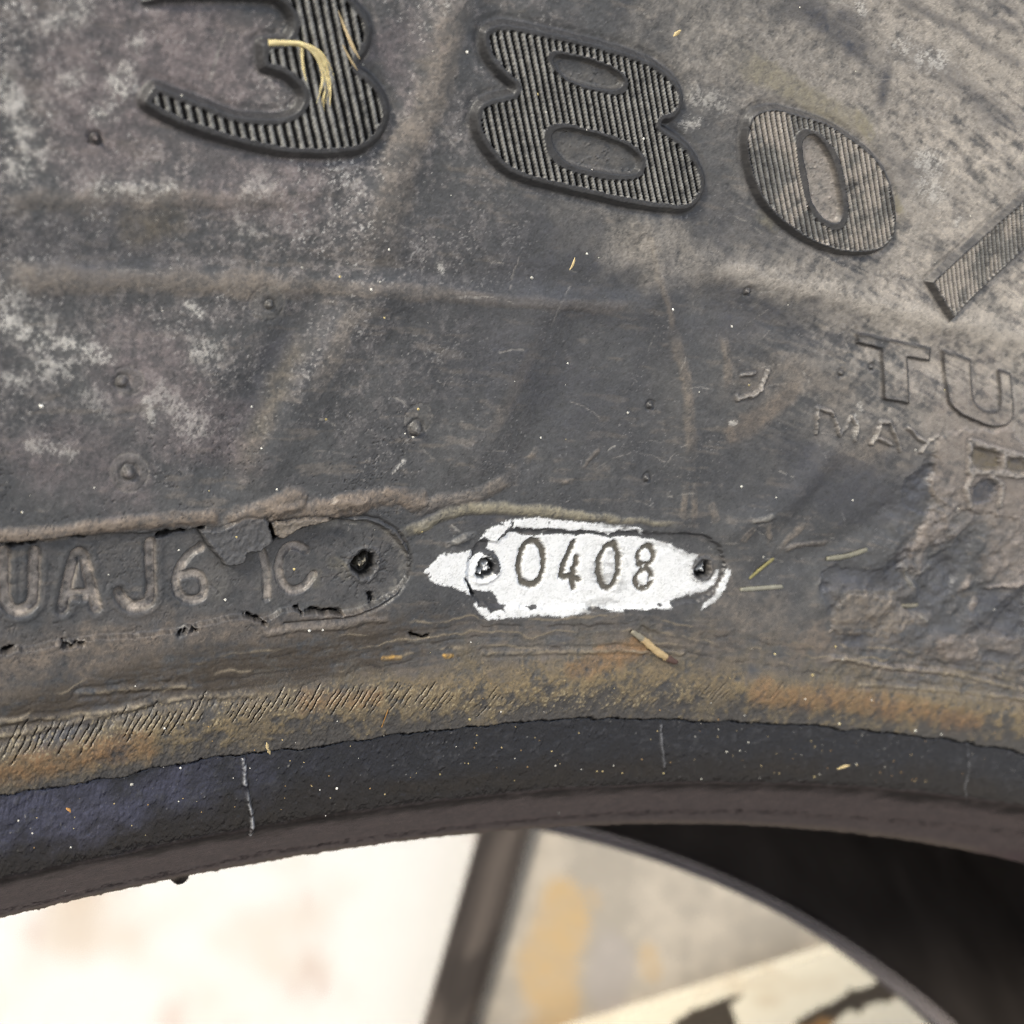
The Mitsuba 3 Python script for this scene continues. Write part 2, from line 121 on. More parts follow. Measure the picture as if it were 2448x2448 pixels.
'strokes': [["tan",1.15,0.7,0.1,[-48.76,87.5,-38.86,87.52,-29.07,87.5,-20.63,87.46]],["tan",0.7,0.5,0.08,[-23.87,87.51,-9.23,87.49,5.84,87.58,20.22,88.5]],["tan",0.9,0.55,0.1,[-48.27,93.63,-42.24,94.22,-36.36,94.79,-27.75,95.63,-21.14,95.95]],["tan",1.6,0.5,0.0,[-6.39,116.75,-7.16,114.74,-7.81,111.79,-8.22,108.84,-9.18,105.77,-10.44,102.63,-11.41,99.0]],["tan",1.8,0.38,0.0,[-10.6,101.61,-11.96,95.35,-11.91,91.7]],["brown",0.75,0.95,0.35,[-50.83,63.33,-49.84,63.37,-45.82,63.2,-39.5,63.52,-34.0,63.67,-31.74,63.64,-29.07,63.59,-28.69,63.65]],["brown",1.1,0.8,0.5,[-26.09,63.38,-23.73,63.65,-21.87,64.23,-19.76,65.2]],["brown",1.0,0.85,0.45,[-21.44,63.42,-18.06,64.22,-15.28,64.27,-11.71,64.18]],["brown",0.9,0.7,0.3,[-14.17,64.56,-11.03,65.09,-7.81,65.36,-4.45,65.03]],["tan",0.8,0.6,0.25,[-5.4,63.6,-1.93,64.72,2.15,65.26,4.78,66.46,7.39,67.89]],["yel",0.65,0.9,0.3,[-5.63,61.27,-3.81,61.85,-2.44,62.56,-1.17,63.16,1.02,63.78,4.44,64.06,7.38,64.05,10.43,63.79,14.15,63.56,17.1,63.32]],["yel",0.55,0.85,0.28,[14.55,63.55,20.34,63.1,23.64,62.9]],["yel",0.4,0.5,0.12,[22.05,62.99,27.63,62.91,31.76,62.73]],["yel",0.7,0.7,0.1,[-5.06,61.44,-3.29,61.97]],["grey",0.4,0.7,0.6,[-0.35,59.53,1.09,59.99,2.87,60.55]],["tan",0.35,0.6,0.1,[18.95,97.41,20.91,93.55,23.06,90.19,25.01,86.71]],["tan",0.7,0.5,0.1,[25.01,86.71,28.04,81.96,30.48,76.3,31.97,71.72]],["tan",0.45,0.7,0.1,[32.39,67.31,32.56,65.74,32.77,64.05]],["tan",0.5,0.65,0.1,[33.93,67.2,34.35,65.29,34.67,63.25]],["tan",0.6,0.5,0.1,[37.36,65.51,38.23,64.07]],["tan",0.6,0.55,0.15,[32.63,87.31,34.02,83.72,35.19,80.83]],["olive",1.1,0.4,0.0,[-18.71,83.31,-20.99,78.91,-22.81,75.61,-24.37,71.74,-25.97,67.86]],["dark",1.3,0.55,0.0,[-20.51,85.36,-22.49,81.05,-24.54,76.7,-26.63,71.79]],["tan",0.9,0.35,0.0,[-13.79,86.23,-15.78,82.33,-17.7,76.76]],["tan",0.8,0.3,0.0,[7.91,83.76,6.23,80.04,4.6,75.71,3.4,72.6]],["tan",0.35,0.5,0.1,[9.18,69.69,10.02,70.99]],["tan",0.25,0.7,0.1,[16.74,69.11,17.45,70.45,18.73,72.05]],["tan",0.3,0.5,0.1,[13.62,67.24,15.31,67.53]],["chalk",0.2,0.8,0.05,[-8.09,68.08,-7.14,69.29]],["pale",1.3,0.8,0.15,[27.39,94.46,35.87,94.39,48.37,93.89,60.09,93.32,82.66,94.57]],["pale",2.4,0.65,0.0,[9.66,96.42,14.08,96.15,19.09,95.55,25.26,94.15,30.11,93.01]],["pale",2.2,0.6,0.0,[31.88,97.0,40.36,95.26,49.12,94.16]],["pale",5,0.55,0.0,[29.49,124.57,44.33,124.0,66.41,122.85]],["pale",6,0.5,0.0,[25.03,117.63,41.89,111.7,76.4,105.45]],["pale",3.0,0.8,0.0,[46.56,129.13,54.83,126.88,64.87,125.54]],["pale",4,0.5,0.0,[57.21,95.66,71.79,94.39,82.66,94.57]],["pale",4,0.35,0.0,[15.26,117.11,26.83,116.4]],["warm",4.5,0.5,0.0,[67.18,86.23,77.19,82.1,92.68,77.18]],["warm",4.0,0.5,0.0,[81.84,75.17,97.83,68.25]],["yel",1.2,0.6,0.0,[24.54,116.63,31.09,115.31,37.32,114.41,42.66,113.86,45.43,112.3]],["yel",0.7,0.8,0.1,[42.66,113.86,44.71,112.74]],["yel",0.5,0.7,0.1,[50.56,107.45,52.46,105.73,53.59,105.11]],["yel",0.6,0.6,0.1,[33.08,101.28,35.54,100.09]],["dark",1.3,0.75,0.0,[27.7,123.42,31.65,122.79,34.78,122.11,38.49,120.8,41.43,120.39,43.27,120.85]],["dark",0.8,0.7,0.0,[43.27,120.85,44.27,119.17,44.81,116.75,44.81,114.96]],["dark",0.8,0.6,0.0,[34.47,123.5,37.31,123.67,40.04,123.63]],["dark",1.2,0.4,0.0,[43.51,122.64,48.17,122.12,55.45,121.06,62.34,118.77,66.12,118.95]],["dark",0.5,0.5,0.0,[42.15,126.79,48.62,126.68,62.68,125.11]],["dark",0.5,0.5,0.0,[48.87,128.85,54.27,128.67,60.92,128.25]],["dark",0.4,0.45,0.0,[53.49,130.18,59.87,130.13]],["dark",2.0,0.45,0.0,[45.98,109.15,49.87,109.6,53.74,110.28,58.52,109.26]],["dark",2.5,0.35,0.0,[27.06,101.44,30.0,99.94,38.64,97.3]],["dark",5,0.5,0.0,[-4.38,91.81,5.28,90.52,15.51,90.18,25.66,90.22]],["dark",4,0.5,0.0,[-6.16,82.22,3.68,81.07,14.97,76.95,22.39,71.01]],["dark",3,0.5,0.0,[26.3,90.61,34.06,90.43,47.43,89.86]],["dark",4,0.55,0.0,[42.96,71.34,54.77,71.2,67.55,72.89]],["dark",3,0.45,0.0,[70.21,55.31,88.33,51.64,98.38,54.73]],["dark",3,0.4,0.0,[-48.54,90.19,-41.06,90.59,-31.61,90.46]],["pink",3.5,0.4,0.0,[-40.46,106.1,-35.72,108.72,-32.67,110.37]],["pink",4,0.45,0.0,[-39.37,100.19,-35.79,102.69,-28.53,106.55]],["pink",3,0.35,0.0,[-27.8,97.44,-22.26,97.42]],["pink",3,0.45,0.0,[-37.65,79.41,-32.62,75.7,-27.19,71.8]],["pink",3,0.35,0.0,[-46.35,71.05,-41.93,71.3,-37.97,68.42]],["pink",2,0.4,0.0,[-12.12,112.03,-12.77,108.64]],["olive",1.3,0.5,0.0,[-36.41,92.17,-32.6,92.83]],["brown",1.6,0.45,0.0,[37.92,75.64,41.42,77.86,44.59,81.01]],["tan",2.5,0.4,0.0,[38.33,55.66,46.97,52.4,55.33,51.39]],["tan",2.0,0.5,0.0,[52.42,75.94,58.85,75.34,66.39,76.44]],["tan",2,0.45,0.0,[35.81,82.15,43.41,84.26,49.71,82.87,54.65,81.72]],["yel",0.7,0.5,0.0,[-14.53,57.57,-13.32,56.96,-12.82,56.24]],["yel",0.6,0.5,0.0,[-16.91,56.46,-16.17,56.0,-16.12,55.17]],["grey",1.0,0.6,0.1,[-29.95,57.9,-27.98,57.35,-26.63,56.18,-27.95,54.42,-28.89,53.97]],["grey",1.2,0.4,0.1,[-23.03,58.73,-22.37,55.31,-21.74,53.21]],["brown",2.2,0.6,0.0,[-51.35,51.1,-46.67,51.07,-41.16,50.88,-34.23,50.73]],["brown",1.5,0.4,0.0,[-29.95,51.25,-23.06,50.44,-15.86,50.81,-8.25,50.45]],["tan",0.4,0.5,0.2,[-23.06,50.37,-17.31,50.36,-11.34,50.5,-6.74,50.94]],["grey",0.5,0.6,0.2,[-4.93,48.65,-3.59,48.13,-1.62,47.88]],["brown",1.6,0.5,0.1,[59.18,47.58,60.47,49.1,62.73,48.06]],["warm",0.5,0.6,0.3,[64.21,45.86,67.95,46.13,72.64,45.83,76.73,45.61,84.19,45.75,91.15,45.94]],["tan",2.6,0.55,0.3,[65.49,54.56,70.25,54.54,74.37,53.98]],["tan",1.0,0.5,0.2,[77.42,53.07,81.67,53.31]],["warm",1.2,0.6,0.2,[84.35,49.81,88.84,50.6,92.83,51.11]],["warm",0.9,0.6,0.2,[89.14,48.57,94.51,49.24]],["warm",0.5,0.8,0.4,[85.86,58.64,86.78,60.54]],["warm",0.6,0.8,0.4,[89.64,56.62,90.13,57.71]],["warm",0.35,0.7,0.4,[90.88,59.61,94.25,60.51,98.88,62.44]],["warm",3.0,0.55,0.2,[92.4,65.21,96.9,64.17]],["warm",2.4,0.5,0.5,[77.21,68.76,76.09,66.42,75.07,63.13]],["warm",0.7,0.4,0.3,[82.69,68.87,79.79,65.49]],["warm",1.6,0.5,0.0,[90.92,53.45,98.89,51.95,104.49,50.64]],["grey",0.4,0.6,0.3,[43.49,64.19,45.59,64.47,47.79,65.33]],["tan",0.5,0.6,0.1,[43.73,61.77,44.45,62.93]],["tan",0.45,0.6,0.1,[46.93,63.81,48.93,61.28]],["tan",0.5,0.6,0.1,[50.43,60.27,51.94,62.45,53.63,64.88]],["tan",0.4,0.5,0.2,[51.27,60.34,53.9,61.83,59.06,62.21]],["grey",0.4,0.4,0.15,[58.61,55.62,59.37,57.57]],["grey",0.35,0.6,0.3,[73.28,61.44,74.53,59.41,76.93,57.73]],["grey",0.35,0.6,0.3,[76.07,59.59,77.79,60.8,79.96,61.08]],["grey",0.35,0.5,0.3,[79.42,53.8,81.99,53.34]],["tan",0.35,0.6,0.3,[72.44,76.63,73.35,74.43,72.78,72.7,74.0,71.46,76.41,70.4]],["dark",1.1,0.6,-0.5,[73.37,62.67,71.97,61.52,71.28,60.23]],["dark",1.2,0.6,-0.5,[72.04,75.87,72.55,73.84,70.28,72.09]],["dark",1.4,0.5,-0.3,[60.5,59.32,65.37,58.62,71.08,58.52]],["dark",1.2,0.5,-0.4,[60.46,55.54,62.37,53.8]],["dark",0.9,0.7,-0.4,[65.74,49.26,68.09,48.96,72.67,48.87]],["dark",1.3,0.5,-0.3,[92.35,58.81,98.18,56.58,96.34,52.64]],["dark",0.7,0.6,-0.4,[94.72,49.53,99.27,49.88,104.91,49.9]],["dark",0.8,0.5,-0.3,[89.62,47.59,93.79,47.83]],["dark",1.0,0.5,-0.3,[79.04,63.67,83.62,61.09,82.71,57.46]],["dark",1.5,0.7,0,[79.0,79.16,81.31,78.39,83.07,77.52]],["dark",1.5,0.6,0,[86.69,78.67,89.04,78.15]],["dark",1.7,0.6,0,[82.19,73.01,84.24,74.1]],["dark",0.9,0.6,0,[1.25,62.13,4.08,62.65,6.99,62.89]],["dark",0.9,0.5,0,[-4.47,62.78,-1.22,63.57]],["dark",0.5,0.8,-0.3,[29.51,48.96,31.64,48.39,33.81,47.83]],["orange",0.9,0.5,0.05,[24.21,45.89,26.98,45.99,30.47,46.24]],["orange",1.2,0.5,0,[20.29,43.42,25.65,44.78,31.16,45.99]],["orange",1.6,0.55,0,[51.97,40.44,62.28,40.08,78.67,39.71,99.39,39.37]],["orange",1.4,0.6,0,[-52.08,39.04,-47.96,39.1,-42.29,39.24,-36.39,39.15]],["orange",1.0,0.5,0,[-17.28,41.6,-8.56,41.07]],["gold",0.3,0.5,0.05,[-7.5,45.85,-5.14,45.91]],["gold",0.25,0.45,0.05,[0.97,45.76,1.7,45.83]],["gold",0.3,0.7,0.1,[0.95,45.79,1.67,45.87]],["dark",1.6,0.5,0,[-51.74,42.49,-43.53,42.31,-34.8,42.27,-25.5,41.92]],["dark",1.0,0.5,0,[-52.04,44.86,-43.4,44.37,-34.75,44.1,-25.53,44.12]],["tar",0.9,0.9,0,[-4.64,29.69,1.99,29.33,13.63,28.5]],["tar",0.9,0.9,0,[13.68,28.13,22.24,28.66,33.64,28.52,38.79,28.76]],["tar",0.8,0.8,0,[53.86,28.25,59.91,28.92,69.39,28.16]],["tar",0.8,0.8,0,[101.96,28.12,117.41,27.51]],["tar",1.1,0.6,0,[-53.23,27.58,-44.51,27.52,-35.23,27.62,-25.37,27.42,-11.21,27.26]],["blue",3.0,0.6,0,[-45.71,31.36,-42.76,31.35]],["chalk",1.2,0.8,0.03,[-46.75,103.17,-45.98,102.68]],["chalk",1.0,1,0.03,[-37.09,104.17,-36.5,104.8]],["chalk",0.7,0.9,0.03,[-39.03,101.82,-38.3,102.1]],["chalk",0.5,0.8,0.03,[-36.92,105.62,-36.48,106.02]],["chalk",0.7,0.6,0.03,[-41.37,104.19,-40.65,104.54]],["chalk",0.8,0.7,0.03,[-45.06,99.93,-45.44,100.47]],["chalk",1.0,0.7,0.03,[-46.09,96.85,-45.19,97.91]],["chalk",0.9,0.6,0.03,[-40.59,110.06,-39.35,110.35]],["chalk",0.8,0.6,0.03,[-42.69,108.33,-41.99,108.95]],["chalk",0.5,0.6,0.03,[-36.02,107.7,-35.73,108.02]],["chalk",1.0,0.9,0.03,[-48.48,83.65,-47.04,83.15,-44.98,82.32]],["chalk",1.0,0.3,0.03,[-47.99,86.3,-44.41,84.24]],["chalk",0.4,1,0.03,[-31.25,85.44,-30.22,84.28]],["chalk",1.0,0.4,0.03,[-25.93,96.15,-24.63,97.06]],["chalk",0.6,0.5,0.03,[-32.76,95.97,-39.23,95.28]],["chalk",0.8,0.9,0.03,[-42.55,81.61,-40.37,80.75,-39.1,80.24]],["chalk",1.0,0.6,0.03,[-30.36,80.73,-28.97,80.91]],["chalk",1.4,0.45,0.03,[-33.83,76.04,-32.45,74.78,-30.13,73.29]],["chalk",1.3,0.3,0.03,[-39.91,76.02,-40.53,76.72]],["chalk",0.4,0.6,0.03,[-35.38,75.9,-35.07,73.96]],["chalk",0.5,0.6,0.03,[-46.63,78.26,-47.69,78.46]],["chalk",0.7,0.5,0.03,[-46.28,72.04,-43.08,71.34]],["chalk",0.8,0.8,0.03,[44.43,122.88,45.43,122.37]],["chalk",0.9,0.8,0.03,[48.4,122.18,50.7,122.39]],["chalk",1.1,0.7,0.03,[52.77,111.74,55.48,111.96]],["chalk",1.2,0.6,0.03,[54.97,108.86,57.41,108.57]],["chalk",0.5,0.8,0.03,[37.93,125.11,38.36,124.68]],["chalk",0.6,0.7,0.03,[20.56,108.87,21.81,109.29]],["chalk",0.8,0.5,0.03,[20.38,111.77,24.53,111.68]],["chalk",0.4,0.9,0.03,[61.6,106.03,61.67,106.49]],["chalk",0.35,1,0.03,[-5.36,90.45,-5.09,89.93]],["chalk",0.35,1,0.03,[56.06,79.79,57.3,77.56]],["chalk",0.4,0.8,0.03,[56.27,81.49,56.85,80.86]],["chalk",0.35,0.8,0.03,[37.02,76.69,37.63,76.53]],["chalk",0.9,0.4,0.03,[-26.42,93.19,-25.62,92.26]],["chalk",1.0,0.6,0.03,[-44.84,79.55,-42.52,79.0]]],
'folds': [[2.6,0.7,[-6.15,118.64,-7.42,112.81,-7.95,108.88,-9.54,104.24,-11.63,98.46,-12.47,93.23]],[3.0,-0.6,[-2.47,119.36,-3.12,113.55]],[2.4,-0.5,[-10.25,117.86,-10.97,111.28,-10.8,105.55,-14.02,100.22]],[3.0,0.6,[-11.53,86.91,-15.73,81.79,-19.95,75.62,-23.14,69.47]],[2.6,-0.6,[-18.33,85.99,-21.38,81.07,-25.02,74.52,-27.13,69.02]],[2.0,0.35,[18.95,97.41,23.78,90.28,28.8,82.04,32.21,71.74,33.74,63.55]],[2.5,-0.35,[16.64,94.16,21.85,85.1,26.39,75.27,28.11,67.35]],[3.0,0.5,[6.8,86.03,4.96,77.55,1.98,70.7]],[3.0,-0.4,[13.1,85.43,11.86,77.99,9.07,70.32]],[1.6,0.2,[-49.63,87.31,-29.07,87.4,-9.21,87.28,20.25,88.38]],[1.6,-0.18,[-49.49,89.05,-29.11,89.34,-9.46,89.49,19.66,90.68]],[2.2,0.2,[-49.13,93.3,-34.03,94.74,-21.14,95.95]],[2.2,0.3,[27.39,94.46,48.37,93.89,82.66,94.57]],[2.5,-0.3,[28.66,90.31,47.93,88.59,85.76,89.18]],[2.0,0.6,[41.41,62.65,49.24,66.21,53.68,73.98]],[2.0,-0.5,[48.65,57.3,58.71,61.17,67.61,68.32]],[2.2,0.7,[71.17,64.9,67.92,58.24,61.33,54.48]],[2.2,-0.6,[82.16,64.03,79.36,56.34,71.5,49.82]],[1.8,0.6,[97.93,62.35,92.1,55.52,84.42,50.33]]],
'patches': [["tan",0.55,0.3,[63.04,56.01,71.08,56.33,76.45,55.2,79.0,53.25,77.01,50.28,69.14,49.54,64.63,49.65,63.32,49.79]],["warm",0.38,0.28,[71.27,79.68,71.87,76.54,73.28,74.89,72.49,72.65,75.82,70.31,79.24,69.87,85.53,70.4,94.47,70.21,87.16,83.11,76.51,81.53]],["warm",0.42,0.25,[74.19,69.75,79.62,69.12,78.54,66.04,75.3,61.94,73.39,61.21,74.0,66.13]],["dark",0.55,-0.3,[89.51,58.9,94.18,60.63,98.5,61.33,103.11,53.11,95.0,52.45,90.3,54.66]],["dark",0.5,-0.25,[58.67,59.38,65.09,59.31,70.87,60.43,72.88,61.64,74.55,57.94,71.89,56.66,63.15,56.5,58.87,54.93]],["dark",0.4,-0.2,[76.96,61.18,80.46,64.11,84.92,67.75,85.04,62.29,83.9,57.11,80.22,55.65,76.4,58.16]],["olive",0.75,-0.4,[77.7,79.52,83.43,79.26,84.76,76.5,79.11,75.86]],["olive",0.75,-0.4,[85.02,79.32,89.68,79.25,90.94,77.04,86.08,76.49]],["dark",0.7,-0.35,[80.88,73.04,81.75,75.11,84.13,75.53,85.87,74.14,84.7,71.98,82.51,71.12]],["dark",0.6,-0.2,[67.78,72.19,70.12,74.4,72.41,76.39,72.92,74.37,72.31,72.39,75.34,69.99,73.82,67.86,69.67,68.71]],["dark",0.45,0,[43.41,76.25,52.78,75.03,64.39,73.65,73.1,71.36,72.13,67.59,60.29,64.07,52.51,67.72]],["warm",0.5,0.25,[83.58,49.98,87.99,52.3,92.74,52.66,94.51,49.24,89.5,47.83,85.47,48.92]]],
'pips': [[-37.7,77.88,0.75],[-37.3,68.85,0.95],[-39.46,99.74,0.55],[-23.33,85.51,0.6],[24.57,77.36,0.6],[26.4,68.44,0.65],[-6.05,72.99,1.1],[34.18,92.36,0.5],[51.84,84.85,0.5],[56.44,86.33,0.45],[-39.39,99.66,0.4]],
'ringpips': [[-37.11,77.92,2.6],[-37.3,68.8,3.6],[-23.61,85.59,3.2],[-5.8,74.12,3.0]],
'straw_a': [-24.79,109.25,-23.28,109.45,-21.83,109.58,-20.67,109.29,-19.78,108.42,-19.19,107.27,-18.95,106.37,-19.1,105.1,-19.12,104.16,-18.78,103.09],
'straw_b': [-21.81,109.21,-21.75,108.31,-21.52,107.27,-21.21,106.39],
'straw_c': [-18.61,112.83,-18.02,111.72,-17.42,110.59,-16.82,109.61,-16.34,109.06],
'straw_d': [-18.04,110.05,-17.46,109.21,-16.89,108.52,-16.42,108.04],
'stalk_y': [46.67,56.24,48.31,57.72,49.98,59.28],
'stalk_g': [45.41,54.73,48.78,55.08,52.52,55.61],
'stalk_p': [59.13,60.12,62.33,60.79,65.57,62.21],
'stalk_s': [76.29,54.81,77.9,54.92,79.41,55.25],
'twig': [28.64,48.48,30.4,47.67,32.98,46.03,35.12,45.09,36.56,44.69],
'chaff_a': [10.32,93.08,10.29,92.21,9.96,91.64],
'chaff_b': [-22.16,37.51,-21.97,36.68,-21.55,35.81],
'chaff_c': [73.11,29.35,74.33,29.82,75.66,30.01],
'chaff_d': [16.53,116.94,17.28,117.71],
'chaff_e': [-45.61,33.49,-45.23,33.16,-45.14,32.87],
'fibre': [-6.48,39.89,-6.75,38.91,-7.12,37.67],
'hair': [0.74,62.54,1.4,62.75],
'grit': [[-6.04,75.21],[-7.28,72.45],[-6.18,72.05],[10.29,72.46],[13.6,72.5],[21.4,76.27],[5.22,78.94],[12.16,81.29],[-1.08,46.36],[4.5,47.38],[-5.59,111.28],[-9.04,110.83],[0.08,106.85],[8.45,106.18],[15.36,106.43],[10.01,102.39],[16.12,100.64],[5.56,90.34],[-11.42,91.77],[-15.67,108.61],[2.45,108.66],[-5.18,97.71],[-12.04,88.49],[-12.99,87.68],[-11.2,84.87],[24.23,88.94],[11.77,93.62],[-24.67,75.12],[-16.68,73.95],[-23.66,70.95],[-21.77,66.44],[-39.58,58.16],[-19.1,57.13],[-40.68,67.54],[-45.19,75.79],[-47.63,65.61],[-29.07,66.5],[60.37,68.66],[47.06,67.66],[41.12,68.51],[54.64,45.98],[50.19,46.48],[75.06,40.63],[61.64,40.02],[62.41,43.43],[70.1,36.58],[86.29,36.62],[67.33,46.06],[65.71,47.72],[51.44,37.09],[94.15,56.75],[48.02,59.4],[38.11,81.38],[60.31,68.66],[68.35,76.9],[33.38,88.0],[69.62,85.54],[-37.34,45.91],[-34.37,41.07],[-12.48,30.21],[6.44,31.39],[-45.37,28.8],[-13.74,26.66],[-45.5,10.87],[2.27,30.36],[-50.72,33.07],[-32.49,35.7],[-13.19,39.05],[5.49,37.59],[-38.16,34.75],[61.77,40.05],[74.92,40.67],[70.29,36.53],[51.46,37.11],[43.74,33.64],[50.34,31.39],[39.37,28.36],[24.86,29.34],[46.79,27.27],[58.02,27.48],[68.92,27.94],[69.86,28.38],[30.21,29.7],[29.82,12.07],[27.36,40.89],[92.31,36.52],[44.57,38.8],[-20.14,89.26],[-16.19,88.67],[-34.81,104.0],[-25.2,109.56],[-19.15,57.07],[-26.19,61.54],[-17.22,50.17],[-15.52,50.08],[-9.55,61.23],[-3.97,61.25],[-27.05,54.2],[-39.58,58.15],[-32.16,60.12],[-47.67,65.6],[38.1,81.43],[60.35,68.68],[54.62,45.93]]}

# ------------------------------------------------------------------ the dense sheet: a grid over the part of the sidewall that carries the lettering
NX, NY = 1140, 990
xs = np.linspace(0, 1, 4000)
def nodes(a, b, dens, n):
    t = np.linspace(a, b, 6000)
    c = np.cumsum(dens(t)); c = (c - c[0]) / (c[-1] - c[0])
    return np.interp(np.linspace(0, 1, n), c, t)
X0, X1, Y0, Y1 = -74.0, 162.0, -9.0, 152.0
gx = nodes(X0, X1, lambda t: np.where((t < 113) & (t > -56.5), 1 / (1 + 0.0085 * np.abs(t + 59)), 0.16), NX)
gy = nodes(Y0, Y1, lambda t: np.where(t < 0, 0.35, np.where(t < 27, 0.75, np.where(t < 133.5, 1.0, 0.22))), NY)
GX, GY = np.meshgrid(gx, gy)
GX, GY = GX.astype(np.float32), GY.astype(np.float32)
SHAPE = GX.shape

# noise: one FFT each on a 0.1 mm raster, read out at the grid
TX, TY, TS = 2430, 1680, 0.1
_fx, _fy = np.fft.rfftfreq(TX, TS), np.fft.fftfreq(TY, TS)
_cx, _cy = (GX - X0 + 2) / TS, (GY - Y0 + 2) / TS
def tex(seed, L, p=2.0, ax=1.0, ay=1.0, lo=None, rot=0.0):
    rng = np.random.default_rng(seed)
    w = np.fft.rfft2(rng.standard_normal((TY, TX), dtype=np.float32))
    a, b = np.meshgrid(_fx, _fy)
    if rot:
        a, b = a * math.cos(rot) + b * math.sin(rot), -a * math.sin(rot) + b * math.cos(rot)
    k = np.hypot(a * ax, b * ay)
    amp = (1 + (k * L) ** 2) ** (-p / 2)
    if lo: amp = amp * (1 - np.exp(-(k * lo) ** 2))
    amp[0, 0] = 0
    t = np.fft.irfft2(w * amp, s=(TY, TX)).astype(np.float32)
    t /= t.std()
    return map_coordinates(t, [_cy, _cx], order=1, mode='nearest').astype(np.float32)

def sm(a, b, x):
    t = np.clip((x - a) / (b - a), 0, 1)
    return t * t * (3 - 2 * t)

n_big, n_mid, n_fine, n_grain = tex(1, 40, 2.2), tex(2, 9, 2.0), tex(3, 2.2, 1.8), tex(4, 0.35, 1.6)
n_speck, n_warp1, n_warp2 = tex(5, 0.7, 2.2, lo=3.0), tex(6, 2.5, 2.2), tex(7, 2.5, 2.2)
n_edge = tex(8, 0.9, 1.8)
n_wx, n_wy = tex(9, 7, 2.6), tex(10, 7, 2.6)
n_str = tex(11, 6, 2.0, ax=1.6, ay=0.25)           # streaks along the circumference
n_lump = tex(12, 3.5, 2.6)
WXo, WYo = GX + 0.35 * n_wx + 0.18 * n_warp1, GY + 0.35 * n_wy + 0.18 * n_warp2

n_pix = np.random.default_rng(99).standard_normal(SHAPE).astype(np.float32)
n_s2 = tex(18, 0.32, 2.2, lo=1.6)
n_dir = tex(20, 4, 2.0, ax=2.4, ay=0.34, rot=-0.22)

def window(pts, m):
    p = np.asarray(pts)
    i0, i1 = np.searchsorted(gy, [p[:, 1].min() - m, p[:, 1].max() + m])
    j0, j1 = np.searchsorted(gx, [p[:, 0].min() - m, p[:, 0].max() + m])
    return slice(max(i0, 0), max(i1, 0)), slice(max(j0, 0), max(j1, 0))

def seg(px_, py_, pts, closed=False):
    p = np.asarray(pts, np.float32)
    q = np.vstack([p, p[:1]]) if closed else p
    best = np.full(px_.shape, 1e9, np.float32)
    for a, b in zip(q[:-1], q[1:]):
        d = b - a
        t = np.clip(((px_ - a[0]) * d[0] + (py_ - a[1]) * d[1]) / max(float(d @ d), 1e-9), 0, 1)
        np.minimum(best, (px_ - a[0] - t * d[0]) ** 2 + (py_ - a[1] - t * d[1]) ** 2, out=best)
    return np.sqrt(best)

def chaikin(pts, n=2, closed=True):
    p = np.asarray(pts, float)
    for _ in range(n):
        q = np.vstack([p, p[:1]]) if closed else p
        a, b = q[:-1] * 0.75 + q[1:] * 0.25, q[:-1] * 0.25 + q[1:] * 0.75
        m = np.stack([a, b], 1).reshape(-1, 2)
        p = m if closed else np.vstack([p[:1], m, p[-1:]])
    return p

def xy(flat):
    return np.asarray(flat, float).reshape(-1, 2)

def sdf(pts, rough=0.0, smooth=1, margin=3.0):
    """signed distance in mm to a closed outline, negative inside"""
    p = chaikin(pts, smooth) if smooth else np.asarray(pts)
    out = np.full(SHAPE, 50.0, np.float32)
    w = window(p, margin)
    x, y = GX[w] + rough * n_edge[w], GY[w] + rough * n_warp2[w]
    d = seg(x, y, p, True)
    ins = shapely.contains_xy(Polygon(p).buffer(0), x.astype(float), y.astype(float))
    out[w] = np.where(ins, -d, d)
    return out

def dist(pts, rough=0.0, margin=6.0, warp=False):
    out = np.full(SHAPE, 50.0, np.float32)
    w = window(pts, margin)
    x, y = (WXo[w], WYo[w]) if warp else (GX[w] + rough * n_edge[w], GY[w] + rough * n_warp2[w])
    out[w] = seg(x, y, pts)
    return out

def along(name, x):
    p = xy(F[name])
    return np.interp(x, p[:, 0], p[:, 1])

H = np.zeros(SHAPE, np.float32)             # relief in mm, outwards
PART = np.zeros(SHAPE, np.int32)
NAMES = ['tyre__sidewall']
MAT = {0: 'rubber'}
def part(mask, name, mat='rubber', label=None):
    key = number('tyre__' + name)
    NAMES.append(key); MAT[len(NAMES) - 1] = mat
    PART[mask] = len(NAMES) - 1
    if label: say(key, label)
    return key

# ---- colours (what the rubber, the dust and the marks have as their own colour, plus a painted bluish sheen)
G = 0.80
PAL = dict(tan=lin(133, 123, 113, G), brown=lin(130, 117, 105, G), yel=lin(146, 138, 119, G), pale=lin(180, 171, 160, G), warm=lin(142, 131, 123, G), pink=lin(140, 127, 127, G),
           grey=lin(130, 126, 120, G), olive=lin(108, 99, 84, G), dark=lin(76, 77, 83, G), chalk=lin(222, 217, 209, G), orange=lin(136, 107, 78, G), gold=lin(190, 150, 80, G), tar=lin(38, 33, 30, G), blue=lin(72, 72, 88, G))
COL = np.empty(SHAPE + (3,), np.float32)
def mixc(c, m):
    COL[...] += m[..., None] * (np.asarray(c, np.float32) - COL)
def mixw(w, c, m):
    COL[w] += m[..., None] * (np.asarray(c, np.float32) - COL[w])

